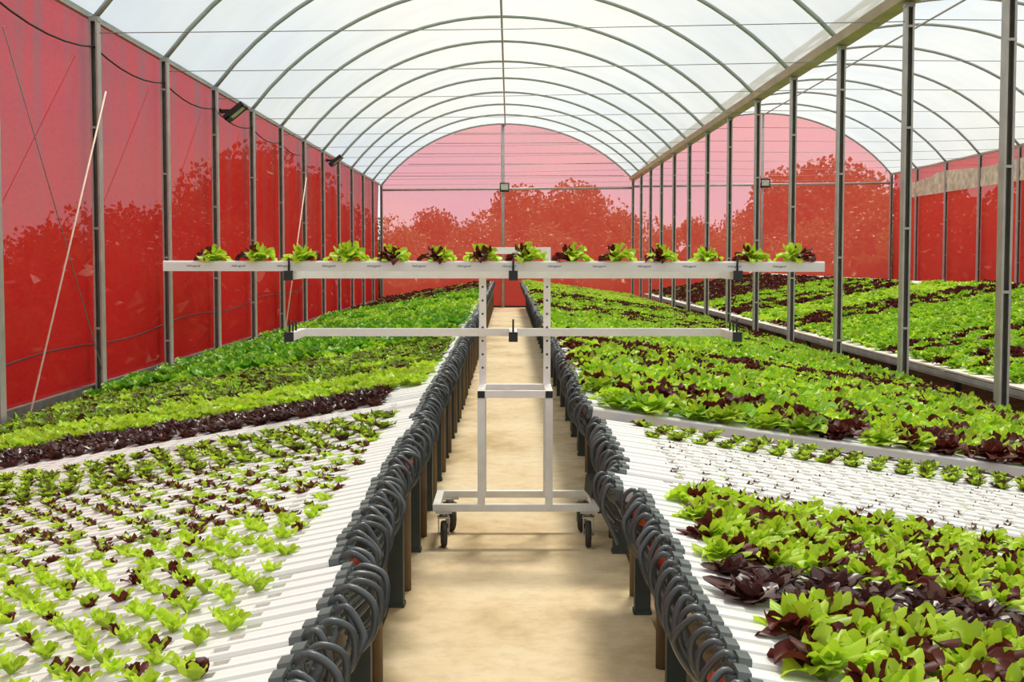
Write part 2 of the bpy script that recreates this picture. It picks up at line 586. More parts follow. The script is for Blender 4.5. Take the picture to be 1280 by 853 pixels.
# ------------------------------------------------------------------ arches, wires, posts, gutter
def arch_mesh(a, r=0.032):
    mb = MB()
    mb.tube([(x, 0, z) for x, z in a], r, M['pipe'], 7)
    return mb.mesh('roof_arch')
am1, am2 = arch_mesh(ARC1), arch_mesh(ARC2)
mb = MB()
mb.tube([(XL + 0.06, 0, 3.98), ((XL + XR) / 2, 0, 4.02), (XR - 0.05, 0, 4.10)], 0.005, M['wire'], 5)
wm1 = mb.mesh('tie_wire')
mb = MB()
mb.tube([(XR + 0.05, 0, 4.12), ((XR + XR2) / 2, 0, 4.10), (XR2 - 0.05, 0, 4.22)], 0.005, M['wire'], 5)
wm2 = mb.mesh('tie_wire')
for i, y in enumerate(FRAMES):
    if y < 2:
        vis = False
    o = link('roof_arch', am1, loc=(0, y, 0))
    tag(o, f'{ORD[i]} steel pipe arch over the main bay, counted from the back wall', 'arch', 'pipe arches of the main bay roof')
    o = link('roof_arch', am2, loc=(0, y, 0))
    tag(o, f'{ORD[i]} steel pipe arch over the right-hand bay, counted from the back', 'arch', 'pipe arches of the second bay roof')
    o = link('tie_wire', wm1, loc=(0, y - 0.03, 0))
    tag(o, f'{ORD[i]} thin wire strung across the main bay roof, counted from the back', 'wire', 'tie wires of the main bay')
    o = link('tie_wire', wm2, loc=(0, y - 0.03, 0))
    tag(o, f'{ORD[i]} thin wire strung across the right-hand bay, counted from the back', 'wire', 'tie wires of the second bay')

def purlin(x, z, lab):
    mb = MB()
    mb.tube([(x, YF, z), (x, YB, z)], 0.022, M['pipe'], 7)
    tag(link('ridge_purlin', mb.mesh('ridge_purlin')), lab, 'pipe')
purlin(RIDGE1[0], RIDGE1[1] - 0.05, 'grey pipe running along the ridge of the main bay roof')
purlin(RIDGE2[0], RIDGE2[1] - 0.05, 'grey pipe running along the ridge of the right-hand bay roof')

def post_mesh(h, w=0.085, d=0.13):
    """lipped steel channel, its open side towards the camera"""
    t, lip = 0.004, 0.02
    prof = [(-w / 2, 0), (-w / 2 + lip, 0), (-w / 2 + lip, t), (-w / 2 + t, t), (-w / 2 + t, d - t), (w / 2 - t, d - t),
            (w / 2 - t, t), (w / 2 - lip, t), (w / 2 - lip, 0), (w / 2, 0), (w / 2, d), (-w / 2, d)]
    mb = MB()
    n = len(prof)
    for k in range(n):
        a, b = prof[k], prof[(k + 1) % n]
        mat = M['steel_shaded'] if k in (2, 3, 4, 5, 6) else M['steel']
        mb.add([(a[0], a[1], 0), (b[0], b[1], 0), (b[0], b[1], h), (a[0], a[1], h)], [(0, 1, 2, 3)], mat)
    # mouth of the arch socket
    mb.box(-0.05, 0.05, 0.01, 0.12, h - 0.02, h + 0.03, M['pipe'])
    return mb.mesh('support_post')
mb = MB()
mb.box(-0.043, 0.043, -0.004, 0.006, -0.012, 0.012, M['steel'])
batten = mb.mesh('batten')

def post(x, y, h, me, label, group, off=0.0):
    o = link('support_post', me, loc=(x, y - 0.065, -0.05))
    tag(o, label, 'post', group)
    z = 0.35 + off
    while z < h - 0.2:
        link('batten', batten, o, (0, 0, z))
        z += 1.05
    return o
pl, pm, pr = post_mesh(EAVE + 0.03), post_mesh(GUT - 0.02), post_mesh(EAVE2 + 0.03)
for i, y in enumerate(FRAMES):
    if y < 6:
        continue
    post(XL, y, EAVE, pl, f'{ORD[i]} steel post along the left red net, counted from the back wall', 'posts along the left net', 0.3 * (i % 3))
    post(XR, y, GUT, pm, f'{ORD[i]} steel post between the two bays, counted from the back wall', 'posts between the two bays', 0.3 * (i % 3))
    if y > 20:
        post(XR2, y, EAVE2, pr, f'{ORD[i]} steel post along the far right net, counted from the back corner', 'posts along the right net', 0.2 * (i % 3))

mb = MB()
prof = [(-0.13, 0.0), (-0.10, -0.10), (0.10, -0.10), (0.13, 0.0), (0.115, 0.0), (0.09, -0.088), (-0.09, -0.088), (-0.115, 0.0)]
mb.prism(prof, [((XR, YF, GUT + 0.07), (1, 0, 0), (0, 0, 1)), ((XR, YB, GUT + 0.07), (1, 0, 0), (0, 0, 1))], M['gutter'])
tag(link('valley_gutter', mb.mesh('valley_gutter')), 'long pale metal gutter between the two roofs over the post row', 'gutter')

def rail(name, x, z, lab, w=0.05, h=0.06, mat='gutter'):
    mb = MB()
    mb.box(x - w / 2, x + w / 2, YF, YB, z - h / 2, z + h / 2, M[mat])
    tag(link(name, mb.mesh(name)), lab, 'rail')
rail('eave_rail', XL - 0.07, EAVE + 0.03, 'eave rail along the top of the left red net', mat='pipe')
rail('eave_rail', XR2 + 0.07, EAVE2 + 0.03, 'eave rail along the top of the far right net', mat='gutter')

# back wall frame
def bar(name, p, q, r, mat, lab, cat):
    mb = MB()
    mb.tube([p, q], r, M[mat], 7)
    return tag(link(name, mb.mesh(name)), lab, cat)
bar('gable_post', (RIDGE1[0] - 0.08, YB - 0.04, 0), (RIDGE1[0] - 0.08, YB - 0.04, RIDGE1[1]), 0.06, 'steel', 'round steel post in the middle of the main bay back wall', 'post')
bar('gable_post', (RIDGE2[0], YB - 0.04, 0), (RIDGE2[0], YB - 0.04, RIDGE2[1]), 0.05, 'steel', 'steel post in the middle of the right-hand bay back wall', 'post')
bar('gable_rail', (XL, YB - 0.06, 3.98), (XR, YB - 0.06, 4.05), 0.04, 'steel', 'level pipe across the back wall of the main bay', 'rail')
bar('gable_rail', (XR, YB - 0.06, 4.10), (XR2, YB - 0.06, 4.22), 0.04, 'steel', 'level pipe across the back wall of the right-hand bay', 'rail')
for j, z in enumerate((4.45, 4.85, 5.2, 5.55, 5.85)):
    w = [x for x, zz in ARC1 if zz > z + 0.03]
    bar('gable_wire', (w[0], YB - 0.03, z), (w[-1], YB - 0.03, z + 0.02), 0.010, 'wire',
        f'{ORD[j]} thin wire across the main bay gable, counted upward', 'wire')

def floodlight(loc, size, rz, lab, pitch=0.35):
    o = bpy.data.objects.new('floodlight', None)
    COL.objects.link(o)
    o.location = loc
    o.rotation_euler = (0, 0, rz)
    tag(o, lab, 'lamp', 'floodlights in the greenhouse')
    s = size / 2
    rot = Matrix.Rotation(pitch, 4, 'X')
    mb = MB()
    mb.box(-s, s, -0.03, 0.03, -s * 0.95, s * 0.95, M['black'], rot)
    for (a, b, c, d) in ((-s, s, s * 0.75, s * 0.95), (-s, s, -s * 0.95, -s * 0.55), (-s, -s * 0.8, -s, s * 0.9), (s * 0.8, s, -s, s * 0.9)):
        mb.box(a, b, -0.05, -0.03, c, d, M['black'], rot)
    link('housing', mb.mesh('housing'), o)
    mb = MB()
    mb.box(-s * 0.8, s * 0.8, -0.036, -0.03, -s * 0.55, s * 0.75, M['glass'], rot)
    link('lens', mb.mesh('lens'), o)
    mb = MB()
    mb.box(-s * 0.5, -s * 0.35, 0.02, 0.20, -0.02, 0.02, M['black'])
    mb.box(s * 0.35, s * 0.5, 0.02, 0.20, -0.02, 0.02, M['black'])
    mb.box(-s * 0.5, s * 0.5, 0.19, 0.22, -0.03, 0.03, M['black'])
    link('bracket', mb.mesh('bracket'), o)
floodlight((RIDGE1[0] - 0.02, YB - 0.32, 4.06), 0.32, 0, 'square black floodlight on the middle post of the main bay back wall', 0.15)
floodlight((RIDGE2[0] + 0.05, YB - 0.32, 4.20), 0.32, 0, 'square black floodlight on the back wall of the right-hand bay', 0.15)
floodlight((XL + 0.30, FRAMES[9] - 0.0, 3.80), 0.36, PI / 2, 'black floodlight on the left post row nearer the camera', 0.9)
floodlight((XL + 0.30, FRAMES[5] - 0.0, 3.92), 0.36, PI / 2, 'black floodlight on the left post row farther along', 0.9)

# ropes and cables on the left
def rope(name, pts, r, mat, lab, cat='rope'):
    mb = MB()
    mb.tube(pts, r, M[mat], 6)
    return tag(link(name, mb.mesh(name)), lab, cat)
xw = XL + 0.052
rope('brace_rope', [(xw, 14.45, 3.40), (xw, 12.0, 0.25)], 0.010, 'rope', 'pale brace rope slanting between the two nearest left posts')
rope('brace_rope', [(XL + 0.046, FRAMES[6], 3.35), (XL + 0.046, FRAMES[7] + 0.03, 0.30)], 0.012, 'rope', 'pale brace rope slanting between posts midway down the left side')
rope('brace_wire', [(xw - 0.02, 11.6, 3.6), (xw - 0.02, 14.35, 0.3)], 0.006, 'wire', 'thin dark brace wire crossing the pale rope on the left', 'wire')
pts = []
for i in range(5, 10):
    pass
yy = sorted(FRAMES)
sag = []
for a, b in zip(yy, yy[1:]):
    if b < 8 or a > 26:
        continue
    for k in range(6):
        t = k / 6
        sag.append((xw - 0.06, a + (b - a) * t, 3.84 - 0.10 * 4 * t * (1 - t)))
rope('sagging_cable', sag, 0.010, 'cable', 'dark cable sagging from post to post near the top of the left net', 'cable')
low = []
for i in range(40):
    y = 9 + i * 0.55
    low.append((XL - 0.10, y, 0.62 + 0.10 * math.sin(y * 1.1) * 0.4 + 0.02 * (y - 9)))
rope('net_cord', low, 0.008, 'cable', 'dark cord running low along the left red net', 'cord')
for j in range(4):
    y0 = FRAMES[-6 - j] if len(FRAMES) > 10 else 14
    y0 = 14.3 + 2.87 * j
    rope('brace_wire', [(XL - 0.22, y0, 3.75), (XL - 0.22, y0 - 2.9, 1.55)], 0.004, 'cable',
         f'{ORD[j]} slanting wire seen outside the left net, counted from the camera', 'wire')

# beige cloth strip at the right wall
mb = MB()
vs, fs = [], []
ys = [29.5 + 0.5 * i for i in range(30)]
for i, y in enumerate(ys):
    t = math.sin(i * 0.9) * 0.02
    top = 4.20 + 0.06 * math.sin(i * 0.35) - (0.10 if i > 23 else 0)
    for k, z in enumerate((top, 4.0, 3.8, 3.62)):
        vs.append((XR2 - 0.02 + t + 0.02 * math.sin(i * 1.7 + k * 2), y, z))
for i in range(len(ys) - 1):
    for k in range(3):
        q = i * 4 + k
        fs.append((q, q + 4, q + 5, q + 1))
mb.add(vs, fs, M['cloth'], True)
tag(link('cloth_strip', mb.mesh('cloth_strip')), 'beige cloth strip hung high along the far right red net', 'cloth')

# ------------------------------------------------------------------ trees outside
def crown_mesh(seed, w, h, n, mat, q=0.30, sparse=1.0):
    rd = random.Random(seed)
    mb = MB()
    lumps = []
    for i in range(11):
        a = rd.uniform(0, 2 * PI)
        rr = rd.uniform(0.05, 0.75) ** 0.8
        lumps.append((math.cos(a) * rr * w / 2 * 0.8, math.sin(a) * rr * w / 2 * 0.8, h * rd.uniform(0.30, 0.92 - 0.45 * rr), rd.uniform(0.16, 0.30) * w))
    for i in range(n):
        lx, ly, lz, lr = rd.choice(lumps)
        d = Vector((rd.gauss(0, 1), rd.gauss(0, 1), rd.gauss(0, 0.75))).normalized() * lr * (rd.random() ** 0.35)
        c = Vector((lx, ly, lz)) + d
        if c.z < 0.1:
            c.z = 0.1 + rd.random() * 0.5
        e = Euler((rd.uniform(0, PI), rd.uniform(0, PI), rd.uniform(0, PI))).to_matrix()
        s = q * rd.uniform(0.6, 1.4)
        vs = [c + e @ Vector(p) for p in ((-s / 2, 0, 0), (0, -s / 3, 0.02), (s / 2, 0, 0), (0, s / 3, 0.02))]
        mb.add(vs, [(0, 1, 2, 3)], mat, False, None, rd.random())
    return mb.mesh('crown')
crowns = [crown_mesh(3, 7, 5.6, 7000, LF['tree'], 0.26), crown_mesh(5, 6, 5.0, 6000, LF['tree2'], 0.25), crown_mesh(9, 5.2, 5.2, 4200, LF['tree'], 0.22)]
mb = MB()
mb.tube([(0, 0, -0.2), (0.05, 0.02, 1.2), (-0.08, 0.05, 2.6), (0.1, 0, 4.0)], [0.22, 0.17, 0.13, 0.06], M['bark'], 7)
for a in (0.3, 2.2, 4.4):
    mb.tube([(0, 0, 1.6), (math.cos(a) * 0.8, math.sin(a) * 0.8, 2.8), (math.cos(a) * 1.6, math.sin(a) * 1.6, 3.8)], [0.10, 0.07, 0.03], M['bark'], 6)
trunk = mb.mesh('trunk')
def tree(x, y, h, ci, label, group, wide=1.0):
    o = bpy.data.objects.new('tree', None)
    COL.objects.link(o)
    o.location = (x, y, -0.12)
    s = h / 5.4
    o.scale = (s * wide, s * wide, s)
    o.rotation_euler = (0, 0, random.uniform(0, 6))
    tag(o, label, 'tree', group)
    link('crown', crowns[ci], o)
    link('trunk', trunk, o)
g = 'trees beyond the back wall'
for (px, top, ci, wd, y, lab) in (
        (497, 268, 1, 1.0, 86, 'low tree behind the left end of the back net'),
        (548, 266, 0, 1.0, 92, 'bushy tree behind the back net, left of the tall one'),
        (600, 262, 1, 1.1, 88, 'round tree just left of the middle post behind the back net'),
        (655, 240, 0, 1.1, 94, 'tall broad tree behind the back net right of the middle post'),
        (715, 236, 0, 1.1, 90, 'tallest tree behind the back net of the main bay'),
        (770, 246, 1, 1.0, 92, 'pale gappy tree behind the right part of the main back net'),
        (826, 262, 2, 0.9, 88, 'thin tree behind the post row at the back'),
        (880, 252, 2, 0.9, 96, 'thin sparse tree behind the left of the second gable'),
        (925, 262, 1, 0.9, 92, 'low pale tree behind the middle of the second gable'),
        (985, 222, 0, 1.1, 94, 'tall tree behind the second gable, right of its lamp'),
        (1045, 208, 0, 1.2, 96, 'tallest tree behind the second gable'),
        (1105, 215, 1, 1.1, 92, 'tall tree behind the right corner of the second gable'),
        (1170, 236, 0, 1.2, 90, 'tree outside the far right corner'),
        (560, 285, 2, 1.2, 72, 'shrubby low tree close behind the left back net'),
        (690, 275, 1, 1.2, 74, 'shrubby low tree close behind the middle of the back net'),
        (800, 285, 2, 1.2, 72, 'shrubby low tree close behind the right back net'),
        (900, 285, 1, 1.2, 74, 'shrubby low tree close behind the second gable'),
        (1010, 270, 1, 1.3, 73, 'shrubby low tree close behind the second gable right half')):
    tree((px - 637) / F_PX * y, y, CAM_H + (325 - top) * y / F_PX, ci, lab, g, wd)
g = 'trees outside the left net'
for i in range(23):
    y = 16 + i * 4.0
    h = (1.9 + 0.045 * (y - 16) + (0.4 if i % 3 == 1 else 0)) if y < 62 else 6.6 + 0.02 * (y - 62)
    tree(XL - 4.2 - (i % 2) * 1.2 - 0.06 * y, y, h, i % 3, f'{ORD[i]} bushy tree outside the left net, counted from the camera', g, 1.3 if y < 62 else 1.05)
g = 'trees outside the right net'
for i in range(8):
    y = 36 + i * 5.0
    tree(XR2 + 5 + (i % 2), y, 3.9 + 0.25 * (i % 3), i % 2, f'{ORD[i]} bushy tree outside the right net, counted from the camera', g, 1.2)

def undergrowth(x0, x1, y0, y1, h, n, seed, label):  # leaf strips added so the sunlit ground does not brighten the nets' foot
    rd = random.Random(seed)
    mb = MB()
    for i in range(n):
        x, y = rd.uniform(x0, x1), rd.uniform(y0, y1)
        hh = h * (0.75 + 0.25 * math.sin(0.9 * x + 0.7 * y) + 0.1 * math.sin(2.3 * y + x))
        c = Vector((x, y, -0.1 + hh * rd.random() ** 0.7))
        e = Euler((rd.uniform(0, PI), rd.uniform(0, PI), rd.uniform(0, PI))).to_matrix()
        q = rd.uniform(0.18, 0.36)
        mb.add([c + e @ Vector(p) for p in ((-q, 0, 0), (0, -q * 0.7, 0.02), (q, 0, 0), (0, q * 0.7, 0.02))], [(0, 1, 2, 3)], LF['tree'], False, None, rd.random())
    tag(link('undergrowth', mb.mesh('undergrowth')), label, 'undergrowth', kind='stuff')
undergrowth(XL - 2.6, XL - 1.0, 5, 48, 1.7, 16000, 1, 'added leafy undergrowth hiding the sunlit ground outside the left red net')
undergrowth(XL - 1, XR2 + 4, YB + 1.2, YB + 3.0, 1.9, 9000, 2, 'added leafy undergrowth hiding the sunlit ground behind the back red net')
undergrowth(XR2 + 1.0, XR2 + 2.6, 24, 48, 1.9, 9000, 3, 'added leafy undergrowth hiding the sunlit ground outside the right red net')

# ------------------------------------------------------------------ benches
def bench(side, Y):
    """inner end (x, z), outward direction and slope of the growing channels at depth Y"""
    z = 0.84 + 0.0015 * Y
    if side == 'L':
        s = 0.205 if Y < 3 else (0.165 if Y > 8 else 0.205 - 0.04 * (Y - 3) / 5)
        return -(0.455 + 0.0028 * Y), z, -1, s
    if side == 'R':
        s = 0.185 if Y < 3 else (0.138 if Y > 7 else 0.185 - 0.047 * (Y - 3) / 4)
        return 0.452 - 0.0008 * Y, z, 1, s
    return 8.55, 1.18, -1, 0.178        # right-hand bay: falls towards the post row

def on_bench(side, Y, t, dz=0.0):
    x, z, d, s = bench(side, Y)
    th = math.atan(s)
    return Vector((x + d * t * math.cos(th), Y, z - t * math.sin(th) + dz))

LEN = 3.58
def channel_mesh(w, h, spacing, first, length=LEN, holes=True):
    """one NFT channel: rounded white box profile along +x, open square planting holes in its top"""
    mb = MB()
    hw = 0.018 if w < 0.09 else 0.024
    P = [(-w / 2, -h), (-w / 2, -0.010), (-w / 2 + 0.006, -0.002), (-hw, 0.0), (hw, 0.0), (w / 2 - 0.006, -0.002), (w / 2, -0.010), (w / 2, -h)]
    def strip(a, b, x0, x1):
        mb.add([(x0, a[0], a[1]), (x1, a[0], a[1]), (x1, b[0], b[1]), (x0, b[0], b[1])], [(0, 1, 2, 3)], M['white'])
    for k in range(len(P) - 1):
        if k != 3:
            strip(P[k], P[k + 1], 0, length)
    strip(P[-1], P[0], 0, length)
    x = 0.0
    c = first
    while holes and c + hw < length:
        strip(P[3], P[4], x, c - hw)
        a, b = c - hw, c + hw
        q = [(a, -hw, 0), (b, -hw, 0), (b, hw, 0), (a, hw, 0)]
        q2 = [(p[0], p[1], -h * 0.28) for p in q]
        mb.add(q + q2, [(0, 1, 5, 4), (1, 2, 6, 5), (2, 3, 7, 6), (3, 0, 4, 7), (4, 5, 6, 7)], M['hole'])
        x = c + hw
        c += spacing
    strip(P[3], P[4], x, length)
    for xe, rev in ((0, 0), (length, 1)):
        mb.add([(xe, a, b) for a, b in P], [tuple(range(len(P)))], M['white'])
    return mb.mesh('growing_channel')

def cap_mesh(w, h):
    mb = MB()
    def loop(x, g):
        a, b = w / 2 + g, h + g
        return [(x, -a, -b), (x, -a, -0.012 + g), (x, -a + 0.010, g), (x, a - 0.010, g), (x, a, -0.012 + g), (x, a, -b)]
    L = [loop(0.012, 0.002), loop(-0.014, 0.002), loop(-0.014, -0.006), loop(0.008, -0.006)]
    vs = [p for l in L for p in l]
    fs = []
    for i in range(3):
        for k in range(6):
            a, b = i * 6 + k, i * 6 + (k + 1) % 6
            fs.append((a, b, b + 6, a + 6))
    fs.append((18, 19, 20, 21, 22, 23))
    mb.add(vs, fs, M['cap'])
    mb.tube([(0.01, 0, -h * 0.45), (-0.03, 0, -h * 0.42)], 0.012, M['cap'], 7)
    return mb.mesh('end_cap')

def bez(ps, n):
    """Catmull-Rom through the points"""
    ps = [Vector(p) for p in ps]
    q = [ps[0] * 2 - ps[1]] + ps + [ps[-1] * 2 - ps[-2]]
    out = []
    for i in range(1, len(q) - 2):
        for k in range(n):
            t = k / n
            a, b, c, d = q[i - 1], q[i], q[i + 1], q[i + 2]
            out.append(0.5 * ((2 * b) + (c - a) * t + (2 * a - 5 * b + 4 * c - d) * t * t + (3 * b - a - 3 * c + d) * t ** 3))
    out.append(ps[-1])
    return out

def hose_mesh(seed, ox, n=4, sides=6, r=0.0085):
    rd = random.Random(seed)
    j = lambda s: rd.uniform(-s, s)
    out = (0.098 + j(0.022)) * ox
    mb = MB()
    dy = j(0.035)
    pts = [(-0.01, 0, -0.02), (-0.055 * ox, dy * 0.2, 0.004 + j(0.008)), (-out, dy * 0.6, -0.042 + j(0.012)), (-out + 0.004, dy, -0.092 + j(0.015)),
           (-out + 0.055 * ox, dy * 1.2, -0.150 + j(0.015)), (0.01, dy * 1.3, -0.185)]
    mb.tube(bez(pts, n), r, M['hose'], sides, caps=False)
    return mb.mesh('hose')
hoses = {'L': [hose_mesh(20 + k, 0.78) for k in range(7)], 'R': [hose_mesh(40 + k, 0.70) for k in range(7)]}

W1, H1, P1 = 0.072, 0.045, 0.090        # small nursery channels
W2, H2, P2 = 0.100, 0.055, 0.125        # wide channels
ch_small = [channel_mesh(W1, H1, 0.10, 0.16), channel_mesh(W1, H1, 0.10, 0.21)]
ch_wide = [channel_mesh(W2, H2, 0.25, 0.20), channel_mesh(W2, H2, 0.25, 0.32)]
cap_s, cap_w = cap_mesh(W1, H1), cap_mesh(W2, H2)

def shift(side, Y):
    """whole sets of channels stand a little nearer to the path than others"""
    if side == 'L':
        if 2.85 < Y < 3.40:
            return 0.045
        if 2.2 < Y <= 2.85:
            return 0.03
        if 5.9 < Y < 6.6:
            return 0.02
    if side == 'R':
        if 4.50 < Y < 4.86:
            return 0.075
        if 4.86 <= Y < 5.2:
            return 0.02
        if 7.0 < Y < 8.2:
            return 0.02
    return 0.0

CH = []      # (side, Y, wide)
y = 1.95
while y < 7.45:
    CH.append(('L', y, 0)); y += P1
while y < YB - 0.4:
    CH.append(('L', y, 1)); y += P2
y = 1.98
while y < 6.50:
    CH.append(('R', y, 0)); y += P1
y = 7.06
while y < YB - 0.4:
    CH.append(('R', y, 1)); y += P2
near = sorted(CH, key=lambda c: c[1])[:290]
far = sorted(CH, key=lambda c: c[1])[290:]
rc = random.Random(4)
CHN = {}
def nth_(n):
    return ORD[n - 1]
def ch_label(side, wide):
    w = 'left' if side == 'L' else 'right'
    if not wide:
        return '%s narrow white growing channel of the near ' + w + ' bench, counted from the camera', f'narrow channels of the near {w} bench'
    return '%s wide white growing channel of the ' + w + ' bench, counted from its near edge', f'wide channels of the {w} bench'
for n_, (side, y, wide) in enumerate(near):
    x, z, d, s = bench(side, y)
    sh = shift(side, y) + rc.uniform(-0.010, 0.010)
    o = link('growing_channel', (ch_wide if wide else ch_small)[n_ % 2], loc=(x - d * sh, y, z), rot=(0, math.atan(s), 0 if d > 0 else PI))
    lab, grp = ch_label(side, wide)
    CHN[grp] = CHN.get(grp, 0) + 1
    lab = lab % nth_(CHN[grp])
    tag(o, lab, 'growing channel', grp)
    link('end_cap', cap_w if wide else cap_s, o)
    link('hose', rc.choice(hoses[side]), o, rot=(0, -math.atan(s) * 0.6, 0), scale=(rc.uniform(0.88, 1.12), rc.choice((-1, 1)) * rc.uniform(0.8, 1.2), rc.uniform(0.85, 1.1)))

def stuff_channels(side, items, label):
    mb = MB()
    hb = MB()
    for (y, pitch) in items:
        x, z, d, s = bench(side, y)
        th = math.atan(s)
        L = LEN if side != 'B' else 4.0
        jx = rc.uniform(-0.015, 0.015)
        ex = Vector((d * math.cos(th), 0, -math.sin(th)))
        o0 = Vector((x + d * jx, y, z))
        w, h = W2 * 0.98, H2
        prof = [(-w / 2, -h), (-w / 2, -0.010), (-w / 2 + 0.008, 0), (w / 2 - 0.008, 0), (w / 2, -0.010), (w / 2, -h)]
        mb.prism(prof, [(o0, (0, 1, 0), (0, 0, 1)), (o0 + ex * L, (0, 1, 0), (0, 0, 1))], M['white'])
        if side != 'B':
            mb2 = [o0 + Vector((-d * 0.015, 0, 0))]
            hb.prism([(a * 1.08, b * 1.08 + 0.003) for a, b in prof], [(o0 - ex * 0.02, (0, 1, 0), (0, 0, 1)), (o0 + ex * 0.02, (0, 1, 0), (0, 0, 1))], M['cap'])
            dy = rc.uniform(-0.05, 0.05)
            q = (0.078 if side == 'L' else 0.062) + rc.uniform(-0.015, 0.015)
            pts = [(0.0, 0, -0.02), (0.05, 0, 0.0), (q, dy * 0.5, -0.05), (q, dy, -0.10), (q - 0.05, dy, -0.17), (0.0, dy, -0.20)]
            hb.tube([o0 + Vector((-d * p[0], p[1], p[2])) for p in pts], 0.009, M['hose'], 4, caps=False)
    tag(link('growing_channels', mb.mesh('growing_channels')), label, 'growing channels', kind='stuff')
    if side != 'B':
        tag(link('feed_hoses', hb.mesh('feed_hoses')), 'mass of dark feed hoses and caps at the far path edge of the %s bench' % ('left' if side == 'L' else 'right'), 'hoses', kind='stuff')
stuff_channels('L', [(y, P2) for s, y, w in far if s == 'L'], 'far rows of white growing channels on the left bench')
stuff_channels('R', [(y, P2) for s, y, w in far if s == 'R'], 'far rows of white growing channels on the right bench')
yB = [9.0 + 0.125 * i for i in range(292)]
stuff_channels('B', [(y, P2) for y in yB], 'white growing channels of the bench in the right-hand bay')

# ---- bench frames: legs, rails
def leg_mesh(kind, h):
    mb = MB()
    if kind == 'black':
        mb.box(-0.036, 0.036, -0.036, 0.036, 0, h, M['black_leg'])
        mb.box(-0.040, 0.040, -0.040, 0.040, h - 0.03, h, M['black_leg'])
        mb.box(-0.042, 0.042, -0.042, 0.042, 0, 0.025, M['black_leg'])
    else:
        mb.tube([(0, 0, 0), (0, 0, h)], 0.030, M['brown_leg'], 10)
        mb.tube([(0, 0, h - 0.05), (0, 0, h)], 0.036, M['brown_leg'], 10)
    return mb.mesh('leg')
leg_b, leg_p = leg_mesh('black', 1.0), leg_mesh('brown', 1.0)

def bench_frame(side, y0, y1, label, legs):
    o = bpy.data.objects.new('bench_frame', None)
    COL.objects.link(o)
    ym = (y0 + y1) / 2
    xi, zi, d, s = bench(side, ym)
    o.location = (xi + d * 1.7, ym, -0.03)
    tag(o, label, 'bench', 'bench frames of the %s bench' % ('left' if side == 'L' else 'right' if side == 'R' else 'second bay'))
    L = LEN if side != 'B' else 4.0
    for t in (0.12, L * 0.5, L - 0.15):
        mb = MB()
        rows = []
        for k in range(9):
            yy_ = y0 + (y1 - y0) * k / 8
            p = on_bench(side, yy_, t, -0.062) - o.location
            rows.append((p, (1, 0, 0), (0, 0, 1)))
        mb.prism([(-0.03, -0.06), (0.03, -0.06), (0.03, 0.0), (-0.03, 0.0)], rows, M['black_leg'])
        link('rail', mb.mesh('rail'), o)
    for (yy_, kind) in legs:
        for row, t in enumerate((None, L * 0.5, L - 0.15)):
            if row and kind == 'brown':
                continue
            if t is None and side == 'L':
                x, ztop = -0.525 - 0.0011 * yy_, on_bench(side, yy_, 0.05).z - 0.13
                x += 0.0 if kind == 'black' else 0.02
            elif t is None and side == 'R':
                x, ztop = 0.615 - 0.001 * yy_, on_bench(side, yy_, 0.15).z - 0.13
            else:
                p = on_bench(side, yy_, t if t else 0.12)
                x, ztop = p.x, p.z - 0.12
            zb = -0.03
            if abs(x - 0.04) < 0.6:
                zb = 0.0
            lg = link('leg', leg_b if kind == 'black' else leg_p, o, Vector((x, yy_, zb)) - o.location, (0, 0, rc.uniform(-0.04, 0.04)), (1, 1, max(ztop - zb, 0.06)))
            if row == 0:
                tag(lg, 'black square leg' if kind == 'black' else 'brown round pipe leg')

legsL = [(1.95 + 0.9, 'black'), (3.95, 'brown'), (4.75, 'black'), (5.05, 'brown')]
y = 6.25
k = 0
while y < YB - 0.8:
    legsL.append((y, 'black'))
    legsL.append((y + 0.30 + 0.1 * (k % 2), 'brown'))
    y += 1.19 + 0.05 * math.sin(k * 1.7)
    k += 1
legsR = [(2.6, 'black'), (3.8, 'brown')]
y = 4.88
k = 0
while y < YB - 0.8:
    legsR.append((y, 'black'))
    legsR.append((y + 0.40 - 0.08 * (k % 2), 'brown'))
    y += 1.24 + 0.05 * math.sin(k * 2.1)
    k += 1
def segs(side, cuts, legs, word):
    for i in range(len(cuts) - 1):
        a, b = cuts[i], cuts[i + 1]
        bench_frame(side, a + 0.03, b - 0.03, f'{ORD[i]} bench frame {word} of the path, counted from the camera',
                    [l for l in legs if a <= l[0] < b])
segs('L', [1.9, 8.0, 13.5, 20.0, 26.5, 33.0, 39.5, YB - 0.4], legsL, 'left')
segs('R', [1.9, 6.55, 13.4, 20.0, 26.5, 33.0, 39.5, YB - 0.4], legsR, 'right')
bench_frame('B', 9.0, YB - 0.5, 'bench frame under the bench of the right-hand bay', [(9.5 + 2.4 * k, 'black') for k in range(15)])

# ---- feed pipes with red fittings
def feed_pipe(side, y0, y1, fits, lab):
    mb = MB()
    pts = []
    for k in range(13):
        yy_ = y0 + (y1 - y0) * k / 12
        p = on_bench(side, yy_, 0.0, -0.20)
        pts.append(p)
    mb.tube(pts, 0.024, M['hose'], 8)
    o = tag(link('feed_pipe', mb.mesh('feed_pipe')), lab, 'pipe')
    fb = MB()
    fb.tube([(0, -0.035, 0), (0, 0.035, 0)], 0.032, M['red_fit'], 8)
    fb.tube([(0, 0, 0), (-0.05, 0, 0.02)], 0.02, M['red_fit'], 8)
    fb.box(-0.075, -0.05, -0.03, 0.03, 0.005, 0.035, M['red_fit'])
    fm = fb.mesh('fitting')
    for yy_ in fits:
        p = on_bench(side, yy_, 0.0, -0.175)
        d = bench(side, yy_)[2]
        f = link('red_fitting', fm, o, p + Vector((d * 0.045, 0, 0.0)), (0, 0, 0 if d > 0 else PI))
        tag(f, 'red plastic valve')
